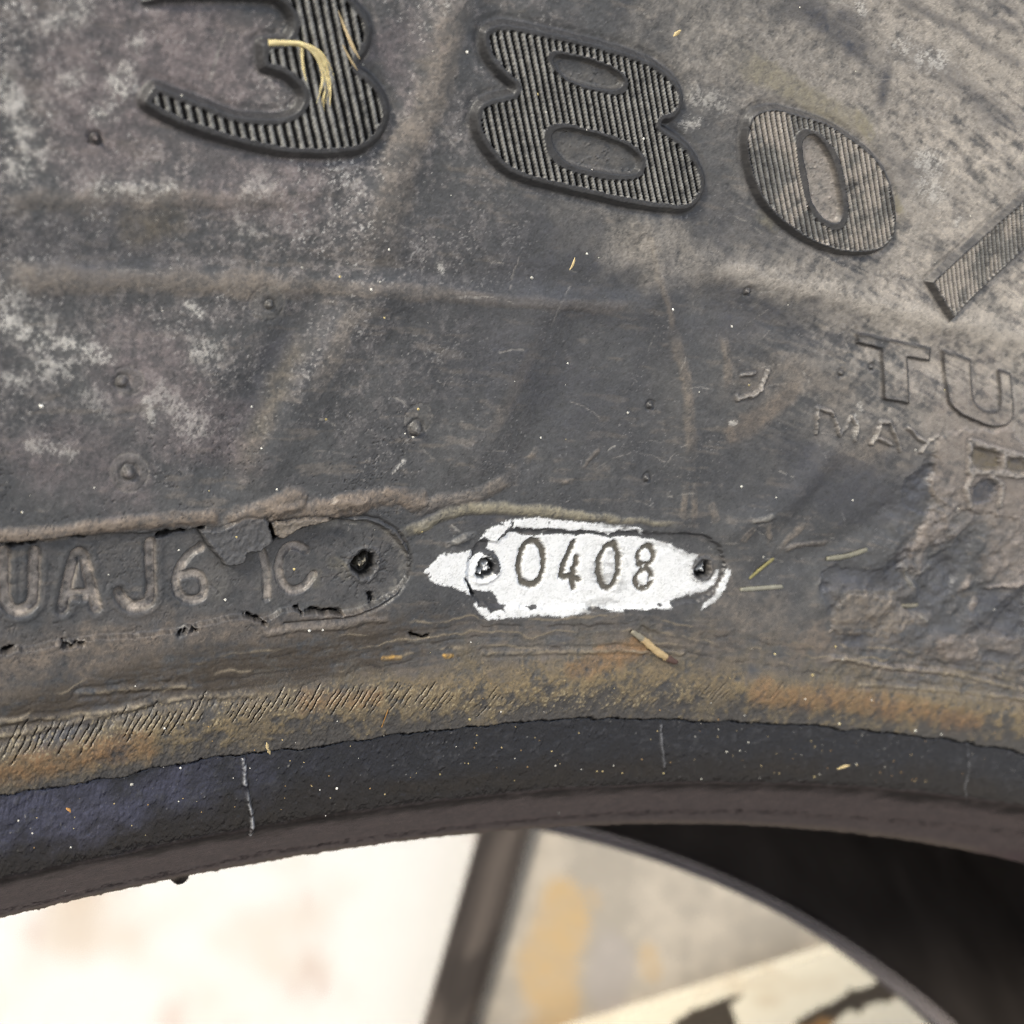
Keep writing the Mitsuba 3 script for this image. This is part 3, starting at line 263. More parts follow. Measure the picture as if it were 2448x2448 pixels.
COL[...] = lin(92, 92, 93, G)
up_left = sm(15, -25, GX) * sm(62, 84, GY)
up_right = sm(28, 80, GX + 0.25 * (GY - 60)) * sm(62, 100, GY)
mixc(lin(122, 116, 115, G), np.clip(0.30 + 0.22 * n_mid + 0.20 * n_fine, 0, 1) * (0.22 + 0.68 * up_left + 0.6 * up_right))
mixc(lin(74, 75, 78, G), np.clip(0.25 + 0.3 * n_big + 0.2 * n_mid, 0, 0.8) * (1 - 0.6 * up_right))
mixc(lin(126, 118, 110, G), sm(0.7, 2.3, n_str + 0.4 * n_fine) * 0.45)
mixc(lin(208, 197, 184, G), up_right * np.clip(0.50 + 0.18 * n_fine + 0.26 * n_dir, 0, 1))
mixc(lin(86, 86, 91, G), up_right * sm(0.7, 2.0, n_dir * 0.7 - n_mid * 0.7 + 0.3 * n_fine) * 0.55)
ulw = up_left * (0.45 + 0.55 * sm(82, 100, GY))
mixc(lin(146, 139, 136, G), ulw * sm(0.0, 1.5, n_fine * 0.7 + 0.8 * n_grain + 0.3 * n_mid) * 0.65)
mixc(lin(172, 166, 162, G), ulw * sm(0.9, 1.9, n_s2 + 0.4 * n_fine + 0.4 * n_mid) * 0.75)
mixc(lin(226, 222, 216, G), ulw * sm(1.75, 2.5, n_s2 + 0.35 * n_speck + 0.5 * n_mid) * 0.9)
mixc(lin(62, 61, 64, G), up_left * sm(1.5, 2.4, -n_s2 - 0.3 * n_mid) * 0.7)
mixc(lin(168, 164, 162, G), sm(1.9, 2.6, n_s2 + 0.4 * n_mid) * sm(95, 60, GX) * sm(45, 55, GY) * 0.5)
mixc(lin(206, 199, 190, G), up_right * sm(1.6, 2.6, n_s2 + 0.5 * n_mid) * 0.6)
mixc(lin(120, 118, 118, G), sm(1.5, 2.6, n_s2 + 0.3 * n_mid) * 0.45 * sm(34, 40, GY))
# lower sidewall under the plates: brownish dust
low = sm(53, 47, GY) * sm(34, 37, GY)
mixc(lin(112, 102, 92, G), low * np.clip(0.5 + 0.25 * n_fine + 0.2 * n_str, 0, 1) * 0.8)

# ---- smears, dust lines, scuffs; also a painted twig shadow and bluish sheen
REL = np.zeros(SHAPE, np.float32)
for col, wd, k, hh, flat in F['strokes']:
    p = xy(flat)
    if len(p) > 2: p = chaikin(p, 1, False)
    w = window(p, 2.6 * wd + 1.5)
    if wd > 1.8:
        x, y = GX[w] + 0.9 * n_wx[w] + 0.3 * n_warp1[w], GY[w] + 0.9 * n_wy[w] + 0.3 * n_warp2[w]
    else:
        q_ = 0.10 if wd < 0.9 else 0.22
        x, y = GX[w] + q_ * n_wx[w] + 0.5 * q_ * n_warp1[w] + 0.04 * n_edge[w], GY[w] + q_ * n_wy[w] + 0.5 * q_ * n_warp2[w] + 0.04 * n_edge[w]
    d = seg(x, y, p)
    soft = 0.9 if wd > 1.8 or col in ('dark', 'pink', 'pale', 'olive', 'warm') else 0.45
    m = sm(wd * (1 + soft), wd * (1 - soft), d)
    tap = np.float32(1)
    if col in ('tan', 'yel', 'pale', 'warm', 'olive', 'dark', 'grey'):
        e0, e1 = (np.hypot(x - q[0], y - q[1]) for q in (p[0], p[-1]))
        lt = min(3.2 * wd, 0.3 * float(np.hypot(*np.diff(p, axis=0).T).sum()) + 0.2)
        tap = sm(-0.35 * wd, lt, np.minimum(e0, e1))
        m = m * tap
    if col == 'chalk':
        m = sm(wd * 2.4, 0.0, d) * k * 0.85 * np.clip(0.12 + sm(-0.1, 1.5, 0.6 * n_speck[w] + 0.7 * n_grain[w] + 0.25 * n_pix[w] + 0.5 * n_fine[w] + 1.2 * (m - 0.4)) * 0.8, 0, 1)
    else:
        m = m * np.clip(k * (1 + 0.22 * n_fine[w] + 0.16 * n_grain[w]), 0, 1)
    mixw(w, PAL[col], m)
    if hh: REL[w] += hh * sm(wd * 1.4, wd * 0.25, d) * tap
H += REL

# ---- scratches and scuffs from handling
rs_ = np.random.default_rng(77)
for k in range(230):
    if k % 3 == 0: cx, cy = rs_.uniform(X0, 10), rs_.uniform(70, 132)
    elif k % 3 == 1: cx, cy = rs_.uniform(-20, 60), rs_.uniform(58, 110)
    else: cx, cy = rs_.uniform(20, 112), rs_.uniform(48, 132)
    an = rs_.normal(-0.12, 0.30) if rs_.random() < 0.7 else rs_.normal(1.0, 0.35)
    L = rs_.uniform(0.8, 5.5) * (1.4 if k % 9 == 0 else 1)
    q = np.array([[cx, cy], [cx + 0.5 * L * math.cos(an + 0.1), cy + 0.5 * L * math.sin(an + 0.1)], [cx + L * math.cos(an), cy + L * math.sin(an)]])
    w = window(q, 0.6)
    if GX[w].size == 0: continue
    d = seg(GX[w] + 0.05 * n_edge[w], GY[w] + 0.05 * n_warp2[w], q)
    wd = rs_.uniform(0.05, 0.12)
    m = sm(wd * 1.6, wd * 0.3, d) * rs_.uniform(0.25, 0.75) * np.clip(0.6 + 0.5 * n_fine[w], 0, 1)
    mixw(w, lin(*[(170, 165, 158), (152, 146, 140), (62, 61, 63)][int(rs_.integers(0, 3))], G), m)
    H[w] -= 0.03 * m
# ---- fine relief of the old rubber
H += 0.016 * n_lump * sm(30, 45, GY) + 0.010 * n_fine + 0.009 * n_grain + 0.004 * n_pix
dam = sm(58, 75, GX) * sm(78, 66, GY) * sm(38, 44, GY)
n_dam = tex(13, 4.5, 2.4)
H += dam * (0.15 * n_dam + 0.02 * n_fine)
for w_, hgt_, flat in F['folds']:
    p = chaikin(xy(flat), 2, False)
    d = dist(p, 0, 3.2 * w_)
    H += hgt_ * np.exp(-(d / w_) ** 2)
for colr, kk, hh, flat in F['patches']:
    d = sdf(xy(flat), 0.16, 1) + 0.10 * n_warp1
    m_ = sm(0.25, -0.35, d)
    mixc(PAL[colr], m_ * np.clip(kk * (1 + 0.3 * n_fine + 0.25 * n_str), 0, 1))
    H += hh * sm(0.12, -0.5, d)
# crazing
n_c1, n_c2 = tex(14, 2.4, 2.2, ax=1.9, ay=0.62), tex(15, 1.4, 2.2, ax=1.3, ay=0.8)
craze = sm(0.075, 0.0, np.abs(n_c1)) * sm(8, -6, GX) * sm(80, 70, GY) * sm(48, 52, GY) * sm(-0.5, 0.8, n_mid + 0.6)
craze2 = sm(0.05, 0.0, np.abs(n_c2)) * sm(30, 12, GX) * sm(76, 66, GY) * sm(46, 52, GY) * sm(-0.2, 0.9, n_mid)
craze = np.maximum(craze, 0.7 * craze2)
H -= 0.10 * craze
mixc(lin(46, 44, 43, G), 0.75 * craze)

# ---- numerals of the size marking, raised, with ribbed faces
def rib_phase(pitch):
    g = np.clip(0.43 + 0.0055 * GX, 0.25, 0.66)
    return (GX + g * (GY - 107)) / pitch
def numeral(name, rings, eyes, pitch, label, worn=0.0, inset=0.95):
    d = sdf(xy(F[name]), 0.02, 0 if name == 'slash' else 2)
    body = sm(0.14, -0.50, d)
    field = d < -inset
    holes = []
    for rn in rings:
        dr_ = sdf(xy(F[rn]), 0.02, 2); field &= dr_ > 0.02
    eye = np.zeros(SHAPE, np.float32)
    for en in eyes:
        de = sdf(xy(F[en]), 0.02, 2); eye = np.maximum(eye, sm(0.1, -0.25, de)); holes.append(de)
    ph = rib_phase(pitch) + 0.012 * n_fine
    tri = np.abs(ph - np.floor(ph) - 0.5) * 2             # 0 in the middle of a rib
    rib = sm(0.80, 0.44, tri)
    dep = 0.62 * (1 - worn)
    fm = field.astype(np.float32)
    H[...] += 0.85 * body * (1 - 0.85 * eye) - fm * dep * (1 - rib)
    H[...] -= 0.12 * np.exp(-((d - 0.35) / 0.35) ** 2)
    top = body * (1 - eye)
    COL[...] += (top * (0.72 - 0.2 * worn))[..., None] * ((lin(76, 76, 77, G) if not worn else lin(66, 64, 64, G)).astype(np.float32) - COL)
    mixc(lin(152, 150, 145, G), fm * rib * np.clip(0.80 + 0.2 * n_fine + 0.15 * n_grain, 0, 1) * (1 - 0.3 * worn))
    mixc(lin(44, 42, 41, G), fm * (1 - rib) * (0.85 - 0.35 * worn))
    if worn: mixc(lin(190, 180, 169, G), fm * rib * sm(-1.2, 0.5, n_mid + 0.4 * n_fine) * 0.92)
    if worn: mixc(lin(120, 112, 105, G), fm * (1 - rib) * sm(-0.2, 1.2, n_mid + 0.4 * n_fine) * 0.6)
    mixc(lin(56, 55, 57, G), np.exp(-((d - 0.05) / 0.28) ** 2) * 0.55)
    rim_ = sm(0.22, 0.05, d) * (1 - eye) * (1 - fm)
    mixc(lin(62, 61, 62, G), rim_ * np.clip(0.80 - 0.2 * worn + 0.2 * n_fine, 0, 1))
    H[...] += eye * (0.16 * sm(1.2, 2.1, n_s2 + 0.4 * n_speck))
    mixc(lin(104, 101, 98, G) if not worn else lin(158, 149, 141, G), eye * np.clip(0.5 + 0.3 * n_fine, 0, 1))
    m = (d < 0)
    for de in holes: m &= ~(de < -0.1)
    key = part(m, 'numeral', label=label)
    # each rib a piece of its own
    ids = np.floor(ph).astype(int)
    on = m & field & (tri < 0.55)
    for i in np.unique(ids[on]):
        mm_ = on & (ids == i)
        if mm_.sum() > 60: part(mm_, key[len('tyre__'):] + '__rib')
    return d
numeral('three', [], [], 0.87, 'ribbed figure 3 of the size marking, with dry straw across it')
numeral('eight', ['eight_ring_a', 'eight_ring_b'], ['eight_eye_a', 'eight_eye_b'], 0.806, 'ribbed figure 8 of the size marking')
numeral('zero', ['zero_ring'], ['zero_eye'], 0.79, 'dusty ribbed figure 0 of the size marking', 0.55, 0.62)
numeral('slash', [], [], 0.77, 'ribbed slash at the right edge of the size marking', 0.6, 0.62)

# ---- outlined letters and the small lettering
for nm, lab in (('T', 'outlined letter T'), ('U', 'outlined letter U')):
    d = sdf(xy(F[nm]), 0.03, 0)
    H += 0.30 * sm(0.1, -0.2, d) + 0.22 * np.exp(-(d / 0.2) ** 2)
    mixc(lin(50, 47, 47, G), np.exp(-(d / 0.25) ** 2) * np.clip(0.92 + 0.15 * n_fine, 0, 1))
    part(d < 0.2, 'letter', label=lab)
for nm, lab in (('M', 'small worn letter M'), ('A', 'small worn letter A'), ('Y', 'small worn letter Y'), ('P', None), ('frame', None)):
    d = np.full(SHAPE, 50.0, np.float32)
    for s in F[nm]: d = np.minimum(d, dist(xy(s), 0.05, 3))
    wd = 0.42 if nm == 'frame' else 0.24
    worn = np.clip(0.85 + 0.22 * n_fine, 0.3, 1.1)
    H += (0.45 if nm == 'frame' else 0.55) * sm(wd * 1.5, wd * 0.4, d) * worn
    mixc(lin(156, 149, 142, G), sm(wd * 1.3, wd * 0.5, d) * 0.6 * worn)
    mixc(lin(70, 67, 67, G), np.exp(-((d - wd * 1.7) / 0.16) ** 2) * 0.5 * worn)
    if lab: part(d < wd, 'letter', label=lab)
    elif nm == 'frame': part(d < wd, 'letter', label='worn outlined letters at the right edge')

# ---- moulding plate with stamped letters
dA = sdf(xy(F['plate_a']), 0.07, 1)
edge = sm(0.1, -0.25, dA)
H -= 0.75 * edge
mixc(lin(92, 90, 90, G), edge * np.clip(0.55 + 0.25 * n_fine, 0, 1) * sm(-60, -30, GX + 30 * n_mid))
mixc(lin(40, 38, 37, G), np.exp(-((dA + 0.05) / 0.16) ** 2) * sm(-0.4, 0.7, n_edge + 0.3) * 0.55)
dR = dist(xy(F['plate_a_round']), 0.05, 3)
H -= 0.28 * np.exp(-(dR / 0.16) ** 2)
mixc(lin(50, 48, 47, G), np.exp(-(dR / 0.16) ** 2) * 0.6)
mixc(PAL['grey'], np.exp(-((dR - 0.75) / 0.5) ** 2) * edge * np.clip(0.35 + 0.3 * n_fine, 0, 1))
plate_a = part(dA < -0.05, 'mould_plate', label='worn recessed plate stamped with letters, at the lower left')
LET = ['letter U', 'letter A', 'letter J', 'figure 6', 'figure 1', 'letter C']
for (idx, grp) in enumerate([[0], [1, 6], [2], [3], [4], [5]]):
    d = np.full(SHAPE, 50.0, np.float32)
    for g in grp: d = np.minimum(d, dist(chaikin(xy(F['ustrokes'][g]), 2, False), 0.035, 3))
    wd = 0.66 if idx < 3 else 0.55
    dep = [1.25, 1.25, 1.1, 0.65, 0.5, 0.7][idx]
    prof_ = sm(wd * 1.1, wd * 0.5, d)
    H -= dep * 0.62 * prof_
    H += 0.10 * np.exp(-((d - wd * 1.6) / 0.3) ** 2) * (idx < 3)
    mixc(lin(186, 174, 163, G), prof_ * np.clip(0.66 + 0.25 * n_fine, 0, 1) * (0.95 if idx < 3 else 0.6))
    part((d < wd) & (dA < 2), plate_a[6:] + '__letter', label='stamped ' + LET[idx])
# the torn flap of rubber and the torn lip
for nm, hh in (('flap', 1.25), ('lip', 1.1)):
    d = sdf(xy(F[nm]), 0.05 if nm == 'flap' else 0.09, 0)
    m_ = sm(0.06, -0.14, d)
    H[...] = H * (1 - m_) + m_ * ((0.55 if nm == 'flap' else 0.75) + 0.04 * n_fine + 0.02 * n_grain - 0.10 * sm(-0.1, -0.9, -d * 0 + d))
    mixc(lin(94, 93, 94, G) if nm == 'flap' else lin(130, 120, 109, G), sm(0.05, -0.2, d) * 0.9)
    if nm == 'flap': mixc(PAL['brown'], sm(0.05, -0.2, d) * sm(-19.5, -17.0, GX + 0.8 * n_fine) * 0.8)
    mixc(lin(30, 28, 27, G), np.exp(-((d - 0.12) / 0.16) ** 2) * 0.75)  # shadow under the torn edge, painted as a dark outline
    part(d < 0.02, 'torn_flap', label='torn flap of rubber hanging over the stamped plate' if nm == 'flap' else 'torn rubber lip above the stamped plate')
d = dist(xy(F['tear_line']), 0.05, 2)
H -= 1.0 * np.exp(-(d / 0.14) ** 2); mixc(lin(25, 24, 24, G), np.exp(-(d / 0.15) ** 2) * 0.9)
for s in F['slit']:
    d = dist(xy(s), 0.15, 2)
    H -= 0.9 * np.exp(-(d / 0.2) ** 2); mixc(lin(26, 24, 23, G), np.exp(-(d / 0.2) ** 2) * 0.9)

def screw(c, r, holder, label, painted):
    x, y = GX - c[0], GY - c[1]
    rr, an = np.hypot(x, y), np.arctan2(y, x)
    rr = rr + 0.10 * n_edge + 0.12 * np.sin(3 * an + c[0])
    w = rr < r + 1.2
    H[w] -= (1.5 * sm(r, r * 0.72, rr))[w]
    H[w] += (0.22 * np.exp(-((rr - r * 1.18) / 0.25) ** 2))[w]
    star = rr - r * ((0.58 if painted else 0.46) + 0.12 * np.cos(5 * an + 0.6))
    bump = sm(0.1, -0.35, star) * (0.75 + 0.3 * n_fine)
    H[w] += ((1.4 if painted else 1.1) * bump)[w]
    mixc(lin(28, 26, 24, G), sm(r * 1.0, r * 0.8, rr) * 0.9)
    mixc(np.array([0.82, 0.82, 0.81]) if painted else lin(150, 143, 128, G), bump * (0.95 if painted else 0.65))
    part(rr < r * 0.97, holder[6:] + '__screw', label=label)
screw(F['screw_a'], 1.62, plate_a, 'recessed screw head with dirt in it', False)
ra = np.hypot(GX - F['screw_a'][0], GY - F['screw_a'][1])
aa = np.arctan2(GY - F['screw_a'][1], GX - F['screw_a'][0])
rad = sm(0.93, 1.0, np.sin(17 * aa + 1.5 * n_mid + 0.8 * n_fine)) * sm(1.5, 1.9, ra) * sm(5.5, 2.5, ra)
H -= 0.12 * rad; mixc(lin(45, 43, 42, G), rad * 0.6)

# ---- date plate under white marker paint
dB = sdf(xy(F['plate_b']), 0.14, 1)
H -= 0.45 * sm(0.1, -0.25, dB)
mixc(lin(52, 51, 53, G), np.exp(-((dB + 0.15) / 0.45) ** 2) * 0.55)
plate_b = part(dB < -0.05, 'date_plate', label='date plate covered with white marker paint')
dP = np.minimum(sdf(xy(F['paint']), 0.07, 0), sdf(xy(F['paint_arc']), 0.07, 0)) + 0.06 * n_s2 + 0.04 * n_pix
gap = np.full(SHAPE, 50.0, np.float32)
for s in F['gaps']: gap = np.minimum(gap, sdf(xy(s), 0.06, 0) + 0.04 * n_s2)
dig = []
for grp in ([0], [1, 2, 3, 7], [4], [5, 6]):
    d = np.full(SHAPE, 50.0, np.float32)
    for g in grp: d = np.minimum(d, dist(chaikin(xy(F['digits'][g]), 2, False), 0.08, 3))
    dig.append(d)
    H -= 0.42 * sm(0.56, 0.3, d)
thin = sm(19.5, 22, GX) * (sm(28, 25.5, GX) * 0.75 + sm(-0.9, -0.1, dP) * 0.8) * sm(-0.4, 0.9, n_str + 0.3 * n_fine) * 0.58
missing = [0.0, 0.0, 0.0, 0.04]
paint = sm(0.10, -0.10, dP) * sm(-0.03, 0.08, gap)
paint *= 1 - sm(1.4, 2.0, n_speck + 0.2 * n_fine) * sm(-1.2, -0.1, dP)
for d, ms in zip(dig, missing):
    cut = sm(0.47, 0.35, d) * (sm(ms * 2 - 1.0, ms * 2 - 0.8, n_fine * 0.6 + n_edge * 0.25 - 0.15 + (0 if ms else 2)))
    paint *= 1 - cut
H += 0.05 * paint - 0.6 * paint * (0.009 * n_grain + 0.004 * n_pix + 0.010 * n_fine)
mixc(lin(104, 98, 88, G), np.minimum(np.minimum(dig[0], dig[1]), np.minimum(dig[2], dig[3])) .__lt__(0.55).astype(np.float32) * 0.85)
mixc(np.array([0.82, 0.82, 0.81]), paint * (1 - thin))
part((paint > 0.5), plate_b[6:] + '__paint', 'chalk_paint', 'white marker paint wiped over the date figures')
for d, lab in zip(dig, ('first figure 0', 'figure 4', 'second figure 0', 'figure 8')):
    part((d < 0.38), plate_b[6:] + '__figure', label='stamped ' + lab + ' of the date code')
screw(F['screw_b'], 1.5, plate_b, 'left screw of the date plate, paint in its recess', True)
screw(F['screw_c'], 1.3, plate_b, 'right screw of the date plate, paint in its recess', True)
d = dist(xy(F['crack_b']), 0.08, 2)
H -= 0.8 * np.exp(-(d / 0.16) ** 2); mixc(lin(30, 28, 27, G), np.exp(-(d / 0.16) ** 2) * 0.9)

# ---- vent pips
for k, (x, y, r) in enumerate(F['pips']):
    d = np.hypot(GX - x, GY - y) + 0.03 * n_edge
    H += 0.75 * r * sm(r * 0.75, r * 0.25, d) - 0.16 * np.exp(-((d - r * 0.85) / 0.22) ** 2)
    mixc(lin(64, 62, 62, G), np.exp(-((d - r * 0.7) / 0.25) ** 2) * 0.7)
    part(d < r * 0.72, 'vent_stub')
for x, y, r in F['ringpips']:
    d = np.hypot(GX - x, GY - y) + 0.03 * n_edge
    r = r * 0.55
    H -= 0.05 * np.exp(-((d - r) / 0.12) ** 2)
    mixc(PAL['grey'], sm(r, r - 0.3, d) * 0.25)
    mixc(lin(150, 145, 138, G), np.exp(-((d - r) / 0.12) ** 2) * 0.5 * sm(-0.3, 0.6, n_fine + np.cos(np.arctan2(GY - y, GX - x))))

# ---- the rim zone: rust-stained flange, black bead band, bead seat
yC = along('line_c', GX) + 0.16 * n_wy + 0.07 * n_edge
yB = 26.6 + 0.12 * n_wy
yR = along('rust_top', GX)
rf = np.clip((GY - yC) / np.maximum(yR - yC, 1.0), 0, 2)
rust = sm(1.25, 0.45, rf + 0.10 * n_fine + 0.16 * n_mid) * (GY > yC)
mixc(lin(112, 101, 82, G), rust * np.clip(0.72 + 0.2 * n_fine, 0, 1))
mixc(lin(146, 126, 92, G), rust * np.exp(-((rf - 0.62) / 0.30) ** 2) * sm(-1.2, 1.4, 0.5 * n_fine + 0.8 * n_mid + 0.45 * n_s2 + 0.3 * n_grain) * 0.85)  # highlight along the bulging flange, painted into the rust colour
mixc(lin(70, 63, 56, G), rust * sm(1.2, 2.2, -n_s2 + 0.3 * n_fine) * 0.6)
mixc(lin(206, 186, 140, G), rust * sm(2.1, 2.8, n_s2 + 0.3 * n_mid) * 0.7)
H += 0.55 * np.exp(-((rf - 0.62) / 0.33) ** 2) * (GY > yC) * sm(0.0, 0.12, rf)
H += rust * (0.022 * n_s2 + 0.025 * n_fine)
mixc(lin(84, 80, 76, G), rust * sm(0.6, 2.0, n_big * 0.6 + 0.5 * n_speck + 0.5 * n_mid) * 0.5)
mixc(lin(74, 72, 72, G), sm(0.50, 0.10, rf + 0.10 * n_fine + 0.16 * n_mid) * (GY > yC) * 0.85)
mixc(lin(70, 62, 54, G), sm(0.75, 1.0, rf) * sm(1.75, 1.25, rf) * sm(10, -12, GX) * np.clip(0.75 + 0.2 * n_fine + 0.2 * n_str, 0, 1))
for k_, o_ in enumerate((-0.9, -0.2, 0.7, 1.4, 2.3, 3.1)):
    q_ = GY - yR - o_ - 0.25 * n_wy - 0.10 * n_mid
    mixc(lin(140, 128, 110, G) if k_ % 2 else lin(52, 47, 43, G), np.exp(-(q_ / 0.13) ** 2) * sm(0.1, 1.0, tex(60 + k_, 6, 2.0, ax=2)) * 0.8)
    H -= (0.05 if k_ % 2 == 0 else -0.04) * np.exp(-(q_ / 0.16) ** 2)
for col, wd, k, hh, flat in F['strokes']:
    if col == 'orange' or col == 'gold':
        p = xy(flat); w = window(p, 3 * wd + 1)
        m = sm(wd * 1.6, wd * 0.2, seg(WXo[w], WYo[w], p)) * np.clip(k * (0.9 + 0.3 * n_fine[w] + 0.2 * n_grain[w]), 0, 1)
        mixw(w, PAL[col], m * (GY[w] > yC[w]))
H += 0.55 * sm(-0.12, 0.12, GY - yC) * sm(9, 3, GY - yC)
for s in F['rimlines']:
    p = chaikin(xy(s), 1, False); d = dist(p, 0.06, 4)
    H += 0.10 * np.exp(-(d / 0.3) ** 2) - 0.10 * np.exp(-((d - 0.55) / 0.25) ** 2)
    mixc(lin(142, 130, 112, G), np.exp(-(d / 0.2) ** 2) * np.clip(0.55 + 0.3 * n_fine, 0, 1))
dh = dist(chaikin(xy(F['hatch']), 1, False), 0, 5)
ph = (GX - 0.72 * (GY - 40)) / 0.80 + 0.12 * n_mid + 0.06 * n_fine
it = np.floor(ph).astype(np.int64)
r1, r2, r3 = (np.random.default_rng(50 + k).random(4096).astype(np.float32)[it % 4096] for k in range(3))
off_ = GY - along('hatch', GX) + (r1 - 0.5) * 1.5
wide = 0.16 + 0.20 * r2
tick = sm(wide, wide * 0.3, np.abs(ph - np.floor(ph) - 0.35 - 0.3 * r3) * 2) * sm(0.9 + 0.8 * r2, 0.5 + 0.6 * r2, np.abs(off_) + 0.25 * n_fine) * (r3 > 0.10) * sm(-0.9, 0.3, n_mid + sm(15, -22, GX) * 1.8 - 0.9)
H -= 0.24 * tick
mixc(lin(44, 41, 37, G), 0.75 * tick)
mixc(lin(166, 152, 124, G), sm(2.4, 1.0, dh) * sm(0.8, 1.6, n_s2 + 0.3 * n_fine) * 0.8 * (1 - tick))
H -= 0.5 * np.exp(-((GY - yC) / 0.13) ** 2) * sm(-0.9, 0.2, n_fine + 0.6)
band = sm(0.05, -0.15, GY - yC) * sm(-0.6, 0.4, GY - yB)
mixc(lin(36, 37, 43, G), band)
mixc(lin(66, 67, 84, G), band * sm(0, -45, GX) * np.clip(0.55 + 0.3 * n_mid, 0, 1))  # bluish sheen towards the left, painted into the band colour
mixc(lin(62, 62, 66, G), band * sm(0.8, 1.9, n_fine + 0.4 * n_str) * 0.5)
mixc(lin(140, 138, 134, G), band * sm(2.5, 3.1, n_speck + 0.15 * n_grain) * 0.8)
mixc(lin(34, 30, 29, G), band * sm(33.0, 28.6, GY + 0.5 * n_mid) * 0.9)
mixc(lin(26, 25, 26, G), np.exp(-((GY - yC) / 0.15) ** 2) * 0.85)
tk = (GX - 0.3 * (GY - 34)) / 0.7
H -= band * 0.05 * sm(0.6, 0.1, np.abs(tk - np.floor(tk) - 0.5) * 2) * sm(32, 35, GY) * sm(0.0, 0.8, n_mid)
H += band * (0.030 * n_fine + 0.012 * n_grain + 0.05 * sm(1.3, 2.2, n_s2)) 
mixc(lin(132, 130, 127, G), band * sm(2.5, 3.2, n_s2 + 0.3 * n_mid) * 0.7)
seat = sm(0.4, -0.6, GY - yB)
mixc(lin(104, 92, 90, G), seat * np.clip(0.92 + 0.06 * n_fine, 0, 1))
mixc(lin(118, 105, 101, G), seat * sm(0.3, 1.8, n_str + 0.3 * n_fine) * 0.35)
mixc(lin(40, 35, 33, G), seat * sm(20.5, 26, GY + 0.9 * n_mid) * 0.85)
for col, wd, k, hh, flat in F['strokes']:
    if col in ('tar', 'blue'):  # oily tar strokes, and the bead sheen painted as colour
        p = xy(flat); w = window(p, 3 * wd + 1)
        mixw(w, PAL[col], sm(wd * 1.5, wd * 0.3, seg(WXo[w], WYo[w], p)) * k * np.clip(0.85 + 0.25 * n_fine[w], 0, 1) * (GY[w] < yC[w] - 0.4))
dd = dist(chaikin(xy(F['dots']), 1, False), 0, 4, True)
pit = sm(2.4, 0.7, dd) * sm(0.30, 0.8, tex(16, 1.1, 2.2, ax=1.4)) * seat
H -= 0.25 * pit; mixc(lin(30, 26, 25, G), pit * 0.85)
mixc(lin(130, 116, 100, G), seat * sm(4.0, 1.0, np.abs(GY - 1.0)) * 0.45)
for k, s in enumerate(F['seams']):
    d = dist(xy(s), 0.06, 3)
    st_ = [1.0, 0.7, 0.35][k]
    H += 0.35 * st_ * np.exp(-(d / 0.22) ** 2)
    mixc(lin(165, 165, 168, G), np.exp(-(d / (0.17 * (0.7 + 0.5 * st_))) ** 2) * np.clip(0.35 + 0.55 * n_fine, 0, 1) * st_)
    mixc(lin(22, 21, 22, G), np.exp(-((d - 0.4) / 0.16) ** 2) * 0.5 * st_)
bl = np.hypot((GX - F['blob'][0]) * 0.75, (GY - 0.6) * 0.8) + 0.15 * n_edge
H += 0.9 * sm(1.1, 0.2, bl); mixc(lin(26, 23, 22, G), sm(1.1, 0.6, bl) * 0.9)
H += seat * (0.08 * n_fine * sm(3, 0, GY))
below = GY < yC
PART[below] = 0
part(below & (GY >= yB), 'bead_band', 'bead_rubber', 'smooth black rubber band along the bead')
part(GY < yB, 'bead_seat', 'seat_rubber', 'greyish brown seat face at the inner edge of the tyre')

# ---- overall grain of the surface colour
keep = np.clip(1 + 0.10 * n_grain + 0.085 * n_pix + 0.04 * n_fine, 0.45, 1.8)
COL *= keep[..., None]
zone = np.array([[-9, 84, 70, 72], [25, 84, 70, 72], [27.5, 36, 34, 35], [30, 42, 43, 49], [35.7, 42, 43, 49], [36.3, 92, 85, 74], [42, 116, 103, 82], [47, 100, 92, 80], [54, 94, 90, 86], [75, 94, 93, 93], [110, 108, 105, 103], [152, 116, 112, 108]], float)
zc_ = np.array([lin(*z[1:], G) for z in zone])
mean = np.stack([np.interp(GY, zone[:, 0], zc_[:, k]) for k in range(3)], -1) * (1 + 0.12 * n_mid + 0.12 * n_fine + 0.08 * n_grain)[..., None]
edge_ = sm(-71, -58, GX + 1.5 * n_mid) * sm(160, 126, GX + 4 * n_mid) * sm(151, 135, GY + 2 * n_mid)
COL = mean + edge_[..., None] * (COL - mean)
COL = np.clip(COL, 0.004, 0.83).astype(np.float32)

# fade the relief where the sheet meets the plain rest of the tyre
H *= sm(X0, X0 + 12, GX) * sm(X1, X1 - 26, GX) * sm(Y1, Y1 - 12, GY) * sm(Y0, Y0 + 5, GY)
P, N = base(GX.astype(float), GY.astype(float))
P = P + N * (H[..., None] / 1000.0)
tx, ty = np.gradient(P, axis=1), np.gradient(P, axis=0)
NV = np.cross(tx, ty); NV /= np.linalg.norm(NV, axis=-1, keepdims=True)
if (NV * N).sum() < 0: NV = -NV
V, NVf, Cf = P.reshape(-1, 3), NV.reshape(-1, 3), COL.reshape(-1, 3)
ii, jj = np.meshgrid(np.arange(NY - 1), np.arange(NX - 1), indexing='ij')
a0 = (ii * NX + jj).ravel()
quads = np.stack([a0, a0 + 1, a0 + NX + 1, a0 + NX], 1)
qp = PART[:-1, :-1].ravel()
order = np.argsort(qp, kind='stable')
cuts = np.searchsorted(qp[order], np.arange(len(NAMES) + 1))
